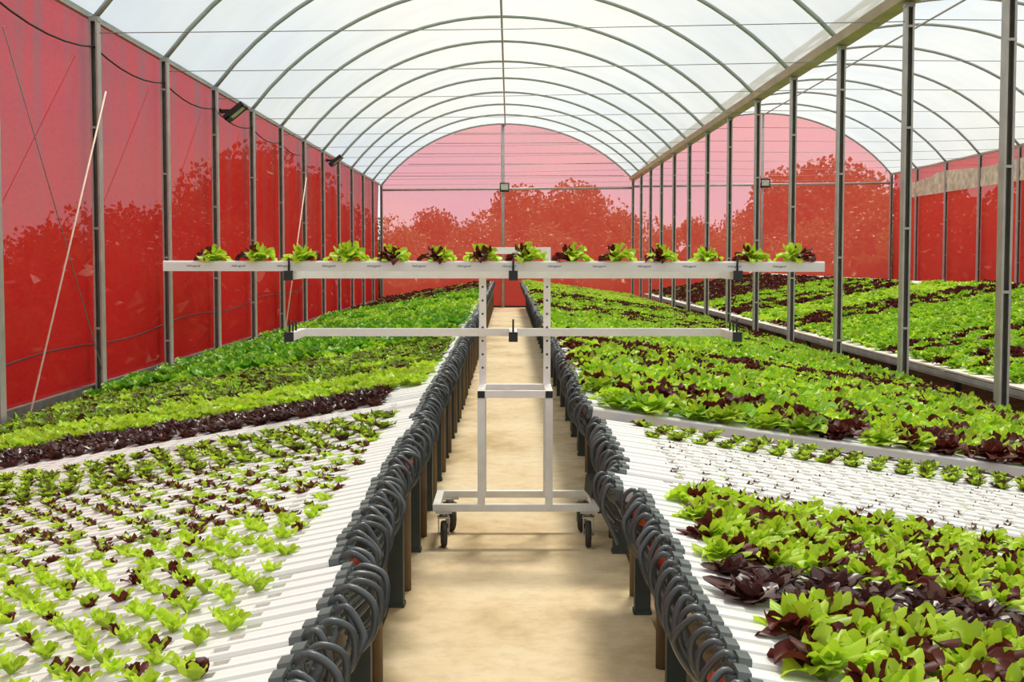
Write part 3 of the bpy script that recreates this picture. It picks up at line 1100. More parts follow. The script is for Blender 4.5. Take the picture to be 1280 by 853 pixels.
feed_pipe('L', 1.9, YB - 0.5, [2.62, 4.1, 6.1, 10.6, 16.5], 'dark feed pipe under the channel ends along the left bench')
feed_pipe('R', 1.95, 6.5, [2.95, 4.25, 4.95, 6.2], 'dark feed pipe under the channel ends of the near right bench')
feed_pipe('R', 7.06, YB - 0.5, [8.3, 12.2], 'dark feed pipe under the channel ends of the far right bench')

# black valve box by the right legs
mb = MB()
mb.box(-0.05, 0.05, -0.06, 0.06, -0.05, 0.05, M['black_leg'], Matrix.Rotation(0.3, 4, 'Z') @ Matrix.Rotation(0.25, 4, 'X'))
mb.tube([(0.03, 0, 0), (0.16, 0.02, -0.02), (0.17, 0.02, 0.25)], 0.022, M['black_leg'], 8)
tag(link('drain_elbow', mb.mesh('drain_elbow'), loc=(0.505, 7.78, 0.31)), 'black pipe elbow sticking out from under the right bench by the cart wheel', 'pipe')

# ---- drain troughs at the low ends, with white cover boards
def trough(side, x0, zt, ys, lab, covers=True, sgn=1):
    step = ys[1] - ys[0]
    for i, y in enumerate(ys):
        mb = MB()
        mb.box(-0.13, 0.13, 0.01, step - 0.01, -0.085, -0.015, M['trough'])
        mb.box(-0.145, -0.13, 0.01, step - 0.01, -0.06, -0.01, M['trough'])
        mb.box(0.13, 0.145, 0.01, step - 0.01, -0.06, -0.01, M['trough'])
        if i == 0:
            tm = mb.mesh('drain_trough')
            cb = MB()
            w = (step - 0.05) / 4
            for k in range(4):
                cb.box(-0.14 + 0.0, 0.13 + (0.03 if k % 2 else 0), 0.02 + k * w + 0.008, 0.02 + (k + 1) * w - 0.008, 0.0, 0.018, M['cover'])
            cm = cb.mesh('cover')
        o = link('drain_trough', tm, loc=(x0, y, zt), scale=(sgn, 1, 1))
        tag(o, lab % ORD[i], 'trough', 'drain troughs ' + side)
        if covers:
            link('cover_board', cm, o)
trough('along the right-hand bay', 4.66, 0.47, [9.0 + 2.6 * i for i in range(14)], '%s grey trough with pale boards along the right post row, counted from the camera')
trough('along the left net', -4.02, 0.24, [8.0 + 2.6 * i for i in range(14)], '%s grey trough with pale boards along the left net, counted from the camera', True, -1)

# ------------------------------------------------------------------ lettuces
def leaf_geo(rd, L, Wd, a0, a1, frill, lobes, nu, nv, cup=0.15, oval=False):
    """one leaf growing from the origin along +x; a0/a1 = rise angle at base and tip; its rim is ruffled. returns verts, faces, rim"""
    vs, rim = [], []
    ph = rd.uniform(0, 6.28)
    kw = 4.3 if nv >= 4 else 3.6
    x = z = 0.0
    tw = rd.uniform(-0.25, 0.25)
    bend = rd.uniform(-0.15, 0.15)
    for i in range(nu + 1):
        u = i / nu
        a = a0 + (a1 - a0) * u ** 1.2
        if i:
            x += L / nu * math.cos(a)
            z += L / nu * math.sin(a)
        if oval:
            w = Wd * 0.5 * (0.16 + 0.84 * math.sin(PI * min(1, 0.06 + u * 0.80)) ** 0.8)
        else:
            w = Wd * 0.5 * (0.16 + 0.84 * math.sin(min(1.0, u / 0.75) * PI / 2) ** 1.3) * (1 - 0.22 * max(0, (u - 0.75) / 0.25) ** 2)
        tan = Vector((math.cos(a), 0, math.sin(a)))
        nrm = Vector((-math.sin(a), 0, math.cos(a)))
        for j in range(nv + 1):
            v = -1 + 2 * j / nv
            back = (0.30 if not oval else 0.42) * v * v * L * u * u           # rounds the tip
            am = max(abs(v) ** 2.2 * (0.25 + 0.75 * u), u ** 5)
            phi = math.atan2(v, (u - 0.30) * 1.6)
            wv = math.sin(kw * phi + ph)
            f = frill * L * am * wv + cup * w * v * v + bend * w * v * u
            lob = 1 + lobes * am * math.sin(kw * phi + ph + 1.2)
            p = Vector((x, v * w * lob, z)) + nrm * f - tan * (back - (lob - 1) * L * 0.35 * (u ** 4))
            p.y += tw * L * u * u
            vs.append(p)
            rim.append(min(1.0, max(0.0, u * 0.75 + 0.35 * abs(v) * u)))
    fs = []
    for i in range(nu):
        for j in range(nv):
            q = i * (nv + 1) + j
            fs.append((q, q + 1, q + nv + 2, q + nv + 1))
    return vs, fs, rim

KINDS = {
    # n leaves, leaf length, width, frill, lobes, grid, materials with share, rise at base and tip, oval, side (reds gather on one side)
    'young':   dict(n=8, L=0.050, W=0.036, fr=0.11, lo=0.16, g=(4, 4), mats=[('lime', 1.0)], up=(1.7, 0.5), shrink=0.2),
    'youngred': dict(n=9, L=0.050, W=0.036, fr=0.11, lo=0.16, g=(4, 4), mats=[('lime', 0.62), ('red', 0.38)], up=(1.7, 0.5), shrink=0.2, side=True),
    'duo':     dict(n=9, L=0.042, W=0.028, fr=0.12, lo=0.18, g=(3, 2), mats=[('lime', 0.58), ('olive', 0.20), ('red', 0.22)], up=(1.25, 0.35)),
    'olive':   dict(n=20, L=0.068, W=0.044, fr=0.12, lo=0.14, g=(3, 2), mats=[('olive', 0.50), ('lime', 0.32), ('brown', 0.18)], up=(1.35, 0.45)),
    'darkred': dict(n=17, L=0.095, W=0.060, fr=0.07, lo=0.0, g=(3, 2), mats=[('purple', 0.72), ('brown', 0.28)], up=(1.3, 0.35), oval=True),
    'light':   dict(n=20, L=0.110, W=0.080, fr=0.12, lo=0.10, g=(3, 4), mats=[('lime', 0.90), ('green', 0.10)], up=(1.35, 0.5)),
    'oakmix':  dict(n=20, L=0.110, W=0.060, fr=0.12, lo=0.20, g=(4, 2), mats=[('olive', 0.46), ('green', 0.30), ('brown', 0.24)], up=(1.42, 0.6)),
    'romaine': dict(n=20, L=0.19, W=0.125, fr=0.10, lo=0.05, g=(4, 4), mats=[('deep', 0.55), ('green', 0.45)], up=(1.9, 0.2), shrink=0.25),
    'bright':  dict(n=22, L=0.145, W=0.10, fr=0.15, lo=0.10, g=(4, 4), mats=[('green', 0.70), ('lime', 0.30)], up=(1.9, -0.2), shrink=0.25),
    'greenbig': dict(n=22, L=0.150, W=0.110, fr=0.12, lo=0.12, g=(5, 5), mats=[('lime', 0.65), ('green', 0.35)], up=(1.9, -0.45), shrink=0.25),
    'redbig':  dict(n=22, L=0.140, W=0.10, fr=0.14, lo=0.16, g=(5, 4), mats=[('red', 0.75), ('brown', 0.25)], up=(1.9, -0.4), shrink=0.25),
    'splitbig': dict(n=22, L=0.145, W=0.105, fr=0.13, lo=0.14, g=(5, 5), mats=[('lime', 0.65), ('red', 0.30)], up=(1.9, -0.4), shrink=0.25, side=True),
    'mix':     dict(n=22, L=0.105, W=0.066, fr=0.13, lo=0.14, g=(6, 6), mats=[('lime', 0.80), ('red', 0.20)], up=(1.9, -0.35), shrink=0.2, side=True),
    'butter':  dict(n=14, L=0.095, W=0.080, fr=0.02, lo=0.0, g=(5, 4), mats=[('purple', 0.75), ('brown', 0.25)], up=(1.2, 0.15), oval=True),
    'tiny':    dict(n=4, L=0.024, W=0.013, fr=0.05, lo=0.0, g=(2, 2), mats=[('brown', 0.8), ('olive', 0.2)], up=(0.7, 0.1), oval=True),
    'sprout':  dict(n=4, L=0.022, W=0.013, fr=0.05, lo=0.0, g=(2, 2), mats=[('lime', 1.0)], up=(0.9, 0.2), oval=True),
    'cart':    dict(n=26, L=0.122, W=0.070, fr=0.13, lo=0.16, g=(6, 6), mats=[('lime', 0.72), ('red', 0.28)], up=(2.1, -0.75), shrink=0.12, side=True),
}

def leaf_plan(rd, K):
    """(yaw, length, width, rise base, rise tip, material) for each leaf of a head"""
    out = []
    n = K['n']
    red_dir = rd.uniform(0, 2 * PI)
    for i in range(n):
        t = i / max(1, n - 1)                       # 0 outer .. 1 heart
        yaw = i * 2.39996 + rd.uniform(-0.25, 0.25)
        L = K['L'] * (1.0 - K.get('shrink', 0.42) * t) * rd.uniform(0.85, 1.12)
        Wd = K['W'] * (1.0 - 0.35 * t) * rd.uniform(0.85, 1.1)
        a0 = K['up'][0] * (0.50 + 0.50 * t)
        a1 = K['up'][1] + (1.25 - K['up'][1]) * t * t + rd.uniform(-0.2, 0.2)
        ms = K['mats']
        if K.get('side') and len(ms) == 2:
            c = math.cos(yaw - red_dir)
            mat = ms[1][0] if c > 1 - 2.2 * ms[1][1] and rd.random() < 0.92 else ms[0][0]
        else:
            r = rd.random()
            mat = ms[-1][0]
            for nm, sh in ms:
                if r < sh:
                    mat = nm
                    break
                r -= sh
        out.append((yaw, L, Wd, min(a0, 1.5), a1, mat))
    return out

def head_mesh(kind, seed):
    K = KINDS[kind]
    rd = random.Random(hash_(kind) * 31 + seed)
    mb = MB()
    for (yaw, L, Wd, a0, a1, mat) in leaf_plan(rd, K):
        vs, fs, rim = leaf_geo(rd, L, Wd, a0, a1, K['fr'], K['lo'], *K['g'], oval=K.get('oval', False))
        r = Matrix.Rotation(yaw, 3, 'Z')
        b = r @ Vector((K['L'] * 0.05, 0, 0))
        mb.add([r @ p + b for p in vs], fs, LF[mat], True, rim, rd.random())
    return mb.mesh(kind)

def hash_(s):
    h = 0
    for c in s:
        h = (h * 131 + ord(c)) % 10007
    return h

NV = 4
HEADS = {k: [head_mesh(k, i) for i in range(NV)] for k in KINDS if k not in ('cart',)}

# pool of single leaves for the heads that show theirs
POOL = {}
def leaf_pool(kind):
    K = KINDS[kind]
    rd = random.Random(hash_(kind) + 5)
    for nm, _ in K['mats']:
        for q in range(6):
            t = q / 5
            a0 = min(1.5, K['up'][0] * (0.50 + 0.50 * t))
            a1 = K['up'][1] + (1.25 - K['up'][1]) * t * t
            vs, fs, rim = leaf_geo(rd, K['L'] * (1 - K.get('shrink', 0.42) * t), K['W'] * (1 - 0.35 * t), a0, a1, K['fr'], K['lo'], *K['g'], oval=K.get('oval', False))
            mb = MB()
            mb.add(vs, fs, LF[nm], True, rim, rd.random())
            POOL[(kind, nm, q)] = mb.mesh('leaf')
for kk in ('mix', 'butter', 'cart'):
    leaf_pool(kk)

def leafy_head(name, kind, loc, rz, scale, seed, tilt=(0, 0), red_dir=None):
    """a head built leaf by leaf"""
    K = KINDS[kind]
    rd = random.Random(seed)
    o = bpy.data.objects.new(name, None)
    COL.objects.link(o)
    o.location = loc
    o.rotation_euler = (tilt[0], tilt[1], rz)
    o.scale = (scale, scale, scale)
    n = K['n']
    rdir = rd.uniform(0, 2 * PI) if red_dir is None else red_dir
    for i in range(n):
        t = i / max(1, n - 1)
        yaw = i * 2.39996 + rd.uniform(-0.25, 0.25)
        ms = K['mats']
        if K.get('side'):
            mat = ms[1][0] if math.cos(yaw - rdir) > 1 - 2.2 * ms[1][1] and rd.random() < 0.92 else ms[0][0]
        else:
            mat = ms[0][0] if rd.random() < ms[0][1] else ms[1][0]
        q = min(5, int(t * 5.99))
        lf = link('leaf', POOL[(kind, mat, q)], o, (math.cos(yaw) * K['L'] * 0.05, math.sin(yaw) * K['L'] * 0.05, 0),
                  (rd.uniform(-0.12, 0.12), rd.uniform(-0.15, 0.15), yaw), rd.uniform(0.88, 1.12))
    return o

def nth(n):
    return ORD[n - 1]

def visible_x(p, margin=0.10):
    return abs(p.x + 0.0018 * p.y) < 0.379 * p.y * 1.012 + margin

_gn = {}
def gn_group(kind, sources):
    ng = bpy.data.node_groups.new('scatter_' + kind, 'GeometryNodeTree')
    ng.interface.new_socket('Geometry', in_out='INPUT', socket_type='NodeSocketGeometry')
    ng.interface.new_socket('Geometry', in_out='OUTPUT', socket_type='NodeSocketGeometry')
    gi = ng.nodes.new('NodeGroupInput')
    go = ng.nodes.new('NodeGroupOutput')
    iop = ng.nodes.new('GeometryNodeInstanceOnPoints')
    join = ng.nodes.new('GeometryNodeJoinGeometry')
    for s in sources:
        oi = ng.nodes.new('GeometryNodeObjectInfo')
        oi.transform_space = 'ORIGINAL'
        oi.inputs['Object'].default_value = s
        oi.inputs['As Instance'].default_value = True
        ng.links.new(oi.outputs['Geometry'], join.inputs['Geometry'])
    def attr(nm, ty):
        a = ng.nodes.new('GeometryNodeInputNamedAttribute')
        a.data_type = ty
        a.inputs['Name'].default_value = nm
        return a.outputs['Attribute']
    ng.links.new(gi.outputs['Geometry'], iop.inputs['Points'])
    ng.links.new(join.outputs['Geometry'], iop.inputs['Instance'])
    iop.inputs['Pick Instance'].default_value = True
    ng.links.new(attr('variant', 'INT'), iop.inputs['Instance Index'])
    er = ng.nodes.new('FunctionNodeEulerToRotation')
    ng.links.new(attr('turn', 'FLOAT_VECTOR'), er.inputs['Euler'])
    ng.links.new(er.outputs['Rotation'], iop.inputs['Rotation'])
    ng.links.new(attr('size', 'FLOAT'), iop.inputs['Scale'])
    ng.links.new(iop.outputs['Instances'], go.inputs['Geometry'])
    return ng

SRC = {}         # kind -> individual plants that the fields copy
FIELD = {}       # (kind, label) -> list of (loc, rz, scale)
COUNT = {}
rp = random.Random(11)

def plant(kind, name, loc, label, group, scale=1.0):
    v = len(SRC.get(kind, [])) if len(SRC.get(kind, [])) < NV else rp.randrange(NV)
    o = link(name, HEADS[kind][v], loc=loc, rot=(rp.uniform(-0.1, 0.1), rp.uniform(-0.1, 0.1), rp.uniform(0, 2 * PI)), scale=scale)
    tag(o, label, 'lettuce' if kind not in ('tiny', 'sprout') else 'seedling', group)
    if len(SRC.setdefault(kind, [])) < NV:
        SRC[kind].append(o)
    return o

def field(kind, key, loc, scale):
    FIELD.setdefault((kind, key), []).append((loc, rp.uniform(0, 2 * PI), scale))

def zone(side, y0, y1, kinds, dy, dx, t0, t1, name, label, group, limit, fkey, scale=1.0, jit=0.25, stagger=0.5, leafy=None, skip=0.0):
    """plants in rows along the channels; kinds: function(row, t) -> kind"""
    spots = []
    row = 0
    rows_of = {}
    y = y0
    while y < y1:
        t = t0 + (stagger * dx if row % 2 else 0)
        while t < t1:
            if rp.random() >= skip:
                yy_ = y + rp.uniform(-jit, jit) * dy * 0.5
                tt = t + rp.uniform(-jit, jit) * dx * 0.5
                p_ = on_bench(side, yy_, tt, -0.012)
                spots.append((p_, kinds(row, tt, y)))
                if visible_x(p_) and p_.y > 2.30:
                    rows_of.setdefault(row, []).append(id(p_))
            t += dx
        y += dy
        row += 1
    where = {}
    for rn, rk in enumerate(sorted(rows_of)):
        for cn, pid in enumerate(rows_of[rk]):
            where[pid] = f', {nth(cn + 1)} from the path in the {nth(rn + 1)} row'
    vis = [s for s in spots if id(s[0]) in where]
    vis.sort(key=lambda s: s[0].y)
    n = 0
    done = set()
    for p, kd in vis:
        if n >= limit:
            break
        sc = scale * rp.uniform(0.85, 1.15)
        done.add(id(p))
        lab = (label(kd) if callable(label) else label) + where[id(p)]
        if leafy and leafy(n, kd):
            o = leafy_head(name, kd, p, rp.uniform(0, 6.28), sc, rp.randrange(99999))
            tag(o, lab, 'lettuce', group)
        else:
            plant(kd, name(kd) if callable(name) else name, p, lab, group, sc)
        n += 1
    for p, kd in spots:
        if id(p) not in done:
            field(kd, fkey, p, scale * rp.uniform(0.85, 1.15))

def pick(*pairs):
    def fn(row, t, y):
        r = rp.random()
        for k, s in pairs:
            if r < s:
                return k
            r -= s
        return pairs[-1][0]
    return fn

LE = LEN - 0.05
# ---- left bench, from the camera to the back
zone('L', 2.04, 4.24, lambda row, t, y: 'youngred' if rp.random() < (0.45 if y < 2.75 else 0.18) else 'young', P1, 0.10, 0.16, LE, 'young_lettuce', 'young lime lettuce, near left bench',
     'young green lettuces on the near left bench', 260, 'left young', 1.0, 0.3, 0.5, None, 0.25)
zone('L', 4.32, 5.95, pick(('duo', 1)), P1, 0.10, 0.14, LE, 'two_colour_lettuce', 'small lime and red lettuce, left bench',
     'small two-coloured lettuces on the left bench', 300, 'left duo', 1.15, 0.35, 0.5, None, 0.10)
zone('L', 6.02, 6.92, pick(('olive', 1)), P1 * 2, 0.115, 0.14, LE, 'olive_lettuce', 'round olive lettuce, left bench',
     'small olive lettuces on the left bench', 200, 'left olive', 1.08, 0.25, 0.5, None, 0.05)
zone('L', 7.02, 7.36, pick(('sprout', 1)), P1 * 2, 0.12, 0.14, LE, 'lettuce_sprout', 'tiny sprout on bare left channels',
     'tiny sprouts on the left bench', 90, 'left sprout', 1.0, 0.2, 0.5, None, 0.2)
zone('L', 7.54, 8.34, pick(('darkred', 1)), 0.125, 0.13, 0.30, LE, 'dark_red_lettuce', 'dark red lettuce, dark left band',
     'dark red lettuces on the left bench', 170, 'left darkred', 1.05)
zone('L', 8.44, 9.50, pick(('light', 1)), 0.155, 0.155, 0.12, LE, 'lime_lettuce', 'lime curly lettuce, bright left band',
     'lime green lettuces on the left bench', 190, 'left light', 1.02)
zone('L', 9.62, 12.6, pick(('oakmix', 0.85), ('light', 0.15)), 0.16, 0.15, 0.12, LE, 'oakleaf_lettuce', 'olive brown lettuce, left bench',
     'olive brown lettuces on the left bench', 160, 'left oakmix', 1.1)
zone('L', 12.75, 20.0, pick(('romaine', 0.75), ('bright', 0.25)), 0.25, 0.22, 0.15, LE, 'upright_lettuce', 'tall deep green lettuce, left bench',
     'tall green lettuces on the left bench', 110, 'left romaine', 1.0)
zone('L', 20.2, 31.0, pick(('bright', 0.9), ('romaine', 0.1)), 0.25, 0.22, 0.15, LE, 'curly_lettuce', 'bright curly lettuce, far left bench',
     'bright green lettuces on the far left bench', 60, 'left bright', 1.05)
zone('L', 31.2, YB - 0.6, pick(('oakmix', 0.78), ('redbig', 0.22)), 0.25, 0.20, 0.15, LE, 'brown_lettuce', 'brown lettuce, back of left bench',
     'brown lettuces at the back of the left bench', 40, 'left brown', 1.1)
# ---- right bench
zone('R', 2.05, 3.06, pick(('mix', 1)), P1 * 1.5, 0.135, 0.17, LE, 'mixed_lettuce', 'lime and red lettuce, front right',
     'large two-coloured lettuces at the front right', 60, 'right mix', 1.05, 0.2, 0.5, lambda n, k: True)
zone('R', 3.14, 3.47, pick(('butter', 1)), P1 * 1.5, 0.13, 0.12, LE, 'purple_lettuce', 'dark purple lettuce, front right',
     'dark purple lettuces at the front right', 40, 'right butter', 1.05, 0.2, 0.5, lambda n, k: True)
zone('R', 3.56, 4.62, pick(('mix', 1)), P1 * 1.5, 0.125, 0.13, LE, 'mixed_lettuce', 'lime and red lettuce behind purple rows',
     'two-coloured lettuces behind the purple row', 110, 'right mix', 0.86, 0.25, 0.5, lambda n, k: n < 40)
zone('R', 4.72, 5.98, pick(('tiny', 0.85), ('sprout', 0.15)), P1, 0.10, 0.16, LE, 'lettuce_seedling', 'tiny seedling on white right channels',
     'tiny seedlings on the right bench', 230, 'right tiny', 1.45, 0.3, 0.3, None, 0.12)
zone('R', 6.08, 6.46, pick(('olive', 1)), P1 * 2, 0.115, 0.20, LE, 'olive_lettuce', 'round olive lettuce, right bench',
     'small olive lettuces on the right bench', 90, 'right olive', 1.0, 0.15, 0.5)
def big_right(row, t, y):
    wave = math.sin(y * 2.6 + t * 0.6) + 0.5 * math.sin(y * 1.1 + 1.0)
    r = rp.random()
    if wave > 0.85:
        return 'redbig' if r < 0.7 else 'splitbig'
    if wave < -0.7:
        return 'greenbig' if r < 0.85 else 'splitbig'
    return 'greenbig' if r < 0.60 else ('splitbig' if r < 0.88 else 'redbig')
def nm_big(kd):
    return {'greenbig': 'curly_lettuce', 'redbig': 'red_lettuce', 'splitbig': 'mixed_lettuce', 'bright': 'curly_lettuce', 'oakmix': 'oakleaf_lettuce'}[kd]
def lab_big(kd):
    return {'greenbig': 'large lime lettuce, far right bench',
            'redbig': 'large dark red lettuce, far right bench',
            'splitbig': 'large half red lettuce, far right bench',
            'bright': 'bright green curly lettuce on the right bench beyond the seedlings',
            'oakmix': 'olive and brown lettuce on the right bench beyond the seedlings'}[kd]
zone('R', 7.12, 13.0, big_right, 0.20, 0.20, 0.12, LE, nm_big, lab_big, 'large lettuces on the right bench', 280, 'right big', 1.0)
zone('R', 13.2, 19.0, pick(('bright', 0.6), ('greenbig', 0.25), ('splitbig', 0.15)), 0.22, 0.20, 0.12, LE, nm_big, lab_big, 'large lettuces on the right bench', 0, 'right mid', 1.05)
zone('R', 19.0, 23.0, pick(('redbig', 0.55), ('greenbig', 0.45)), 0.22, 0.20, 0.12, LE, nm_big, lab_big, 'x', 0, 'right red band', 1.0)
zone('R', 23.0, 27.0, pick(('greenbig', 0.75), ('redbig', 0.25)), 0.22, 0.20, 0.12, LE, nm_big, lab_big, 'x', 0, 'right far', 1.0)
zone('R', 27.0, 31.0, pick(('redbig', 0.75), ('greenbig', 0.25)), 0.22, 0.20, 0.12, LE, nm_big, lab_big, 'x', 0, 'right far', 1.0)
zone('R', 31.0, YB - 0.6, pick(('light', 0.7), ('oakmix', 0.3)), 0.24, 0.20, 0.12, LE, nm_big, lab_big, 'x', 0, 'right back', 1.3)
# ---- bench of the right-hand bay
for (a, b, kinds) in ((9.2, 13.6, pick(('redbig', 0.5), ('bright', 0.5))), (13.6, 17.0, pick(('bright', 0.6), ('redbig', 0.3), ('light', 0.1))),
                      (17.0, 21.5, pick(('bright', 0.85), ('light', 0.15))), (21.5, 24.0, pick(('redbig', 0.75), ('bright', 0.25))),
                      (24.0, 27.0, pick(('light', 0.8), ('bright', 0.2))), (27.6, 30.0, pick(('redbig', 0.65), ('bright', 0.35))),
                      (30.0, 33.5, pick(('greenbig', 0.7), ('redbig', 0.3))), (33.5, 38.0, pick(('redbig', 0.75), ('oakmix', 0.25))),
                      (38.0, YB - 0.6, pick(('redbig', 0.5), ('oakmix', 0.5)))):
    zone('B', a, b, kinds, 0.23, 0.21, 0.15 if b < 29 else 0.4, 3.93, nm_big, lab_big, 'x', 0, 'second bay', 1.05)

FIELD_LABELS = {
    'left young': 'young lime green lettuces outside the picture on the near left bench',
    'left duo': 'small two-coloured lettuces on the outer part of the left bench',
    'left olive': 'small olive lettuces on the outer part of the left bench',
    'left sprout': 'tiny sprouts on the outer part of the left bench',
    'left darkred': 'dark red lettuces filling the dark band on the left bench',
    'left light': 'lime green lettuces filling the bright band on the left bench',
    'left oakmix': 'olive and brown lettuces massed behind the bright band on the left',
    'left romaine': 'tall deep green lettuces massed under the cart arm on the left',
    'left bright': 'bright green lettuces massed on the far left bench',
    'left brown': 'brown lettuces massed at the back of the left bench',
    'right mix': 'two-coloured lettuces on the outer part of the near right bench',
    'right butter': 'dark purple lettuces on the outer part of the near right bench',
    'right tiny': 'tiny brown seedlings on the outer part of the right bench',
    'right olive': 'small olive lettuces on the outer part of the right bench',
    'right big': 'large curly lettuces massed on the right bench beyond the seedlings',
    'right mid': 'bright green lettuces massed on the right bench behind the cart arm',
    'right red band': 'red and green lettuces in a band across the far right bench',
    'right far': 'red and green lettuce rows on the far right bench',
    'right back': 'lime green lettuces massed at the back of the right bench',
    'second bay': 'lettuce rows on the bench of the right-hand bay',
}
WORD = {'young': 'young lime', 'youngred': 'young red and lime', 'duo': 'two-coloured', 'olive': 'olive', 'darkred': 'dark red', 'light': 'lime green', 'oakmix': 'olive brown', 'romaine': 'deep green',
        'bright': 'bright green', 'greenbig': 'lime green curly', 'redbig': 'dark red curly', 'splitbig': 'half red', 'mix': 'lime and red', 'butter': 'purple',
        'tiny': 'brown', 'sprout': 'green'}

# ------------------------------------------------------------------ harvest cart
CF, CR = 7.55, 8.04          # front and rear of the base
cart = bpy.data.objects.new('harvest_cart', None)
COL.objects.link(cart)
cart.location = (0.036, (CF + CR) / 2, 0)
tag(cart, 'white metal harvest cart on four wheels standing across the path', 'cart')
co = Vector(cart.location)
def cpart(name, mb, label=None):
    o = link(name, mb.mesh(name), cart, -co)
    if label:
        o['label'] = label
    return o
def cbox(name, *a, mat='cart', label=None):
    mb = MB()
    mb.box(*a, M[mat])
    return cpart(name, mb, label)
XA, XB = -0.434, 0.506
T = 0.042
zb0, zb1 = 0.200, 0.240
cbox('base_bar', XA, XB, CF, CF + T, zb0, zb1)
cbox('base_bar', XA, XB, CR - T, CR, zb0, zb1)
cbox('base_bar', XA, XA + T, CF + T, CR - T, zb0, zb1)
cbox('base_bar', XB - T, XB, CF + T, CR - T, zb0, zb1)
for x in (XA - 0.006, XB):
    for y in (CF, CR - T):
        cbox('end_plug', x, x + 0.006, y + 0.003, y + T - 0.003, zb0 + 0.003, zb1 - 0.003, mat='black', label='black plastic end plug')
# low uprights at the front and the step frame
UX = (-0.160, 0.222)
zs0, zs1 = 0.845, 0.885
for x in UX:
    cbox('front_upright', x - T / 2, x + T / 2, CF + 0.002, CF + T, zb1, zs0)
cbox('step_bar', UX[0] + T / 2, UX[1] - T / 2, CF, CF + T, zs0, zs1)
cbox('step_bar', UX[0] + T / 2, UX[1] - T / 2, CR - 2 * T, CR - T, zs0, zs1)
for x in UX:
    cbox('step_bar', x - T / 2, x + T / 2, CF + 0.004, CR - T, zs0, zs1)
    cbox('end_plug', x - T / 2 + 0.001, x + T / 2 - 0.001, CF - 0.004, CF + 0.004, zs0 + 0.001, zs1 - 0.001, mat='black', label='black plastic end plug')
# tall perforated uprights at the rear
for x in UX:
    mb = MB()
    mb.box(x - T / 2, x + T / 2, CR - T, CR, zb1, 1.695, M['cart'])
    z = 0.98
    while z < 1.68:
        mb.tube([(x, CR - T - 0.0015, z), (x, CR - T + 0.002, z)], 0.007, M['cap'], 8)
        z += 0.08
    cpart('rear_upright', mb, 'tall upright with a row of drilled holes')
cbox('top_bar', UX[0] + T / 2, UX[1] - T / 2, CR - T + 0.002, CR - 0.002, 1.655, 1.695)
# two carrier levels: a long bar with three arms reaching forward
for lvl, zt in (('lower', 1.215), ('upper', 1.556)):
    cbox('carrier_bar', -1.235, 1.275, CR - 2 * T, CR - T, zt - 0.045, zt, label=f'{lvl} long carrier bar')
    for x in (-1.225, 0.020, 1.265):
        w = 0.022
        arm = cbox('carrier_arm', x - w, x + w, CF - 0.05, CR - 2 * T, zt - 0.045, zt, label=f'{lvl} arm reaching forward')
        cap = MB()
        cap.box(x - w - 0.003, x + w + 0.003, CF - 0.075, CF - 0.05, zt - 0.05, zt + 0.004, M['black'])
        q = link('arm_cap', cap.mesh('arm_cap'), arm)
        for py in (CF - 0.04, CF + 0.075, CF + 0.19):
            pn = MB()
            pn.tube([(x, py, zt), (x, py, zt + 0.055 + (0.02 if py < CF else 0))], 0.006, M['black'], 6)
            link('pin', pn.mesh('pin'), arm)
# casters
def caster(x, y, a):
    c = bpy.data.objects.new('caster', None)
    COL.objects.link(c)
    c.parent = cart
    c.location = Vector((x, y, 0)) - co
    c.rotation_euler = (0, 0, a)
    mb = MB()
    R_, hw = 0.076, 0.017
    prof = [(0.030, -hw * 0.7), (R_ - 0.012, -hw), (R_ - 0.003, -hw * 0.7), (R_, 0), (R_ - 0.003, hw * 0.7), (R_ - 0.012, hw), (0.030, hw * 0.7)]
    n = 24
    vs, fs = [], []
    for k in range(n):
        t = 2 * PI * k / n
        vs += [(b, -0.03 + a_ * math.cos(t), R_ + a_ * math.sin(t)) for a_, b in prof]
    m_ = len(prof)
    for k in range(n):
        for j in range(m_):
            fs.append((k * m_ + j, k * m_ + (j + 1) % m_, ((k + 1) % n) * m_ + (j + 1) % m_, ((k + 1) % n) * m_ + j))
    mb.add(vs, fs, M['rubber'], True)
    link('tyre', mb.mesh('tyre'), c)
    mb = MB()
    mb.tube([(-0.020, -0.03, R_), (0.020, -0.03, R_)], 0.031, M['fork'], 14)
    mb.tube([(-0.034, -0.03, R_), (0.034, -0.03, R_)], 0.008, M['fork'], 8)
    link('hub', mb.mesh('hub'), c)
    mb = MB()
    mb.box(-0.045, 0.045, -0.045, 0.045, 0.192, 0.200, M['fork'])
    mb.tube([(0, 0, 0.17), (0, 0, 0.193)], 0.024, M['fork'], 10)
    mb.box(-0.034, 0.034, -0.045, 0.03, 0.163, 0.172, M['fork'])
    for s in (-1, 1):
        x0, x1 = sorted((s * 0.026, s * 0.031))
        vs = [(x0, -0.045, 0.17), (x1, -0.045, 0.17), (x1, 0.03, 0.17), (x0, 0.03, 0.17),
              (x0, -0.045, R_ - 0.014), (x1, -0.045, R_ - 0.014), (x1, -0.015, R_ - 0.014), (x0, -0.015, R_ - 0.014)]
        mb.add(vs, [(0, 1, 2, 3), (7, 6, 5, 4), (0, 4, 5, 1), (1, 5, 6, 2), (2, 6, 7, 3), (3, 7, 4, 0)], M['fork'])
    link('fork', mb.mesh('fork'), c)
caster(XA + 0.060, CF + 0.022, 0.10)
caster(XB - 0.060, CF + 0.022, -0.06)
caster(XA + 0.075, CR - 0.022, 0.3)
caster(XB - 0.070, CR - 0.022, -0.2)

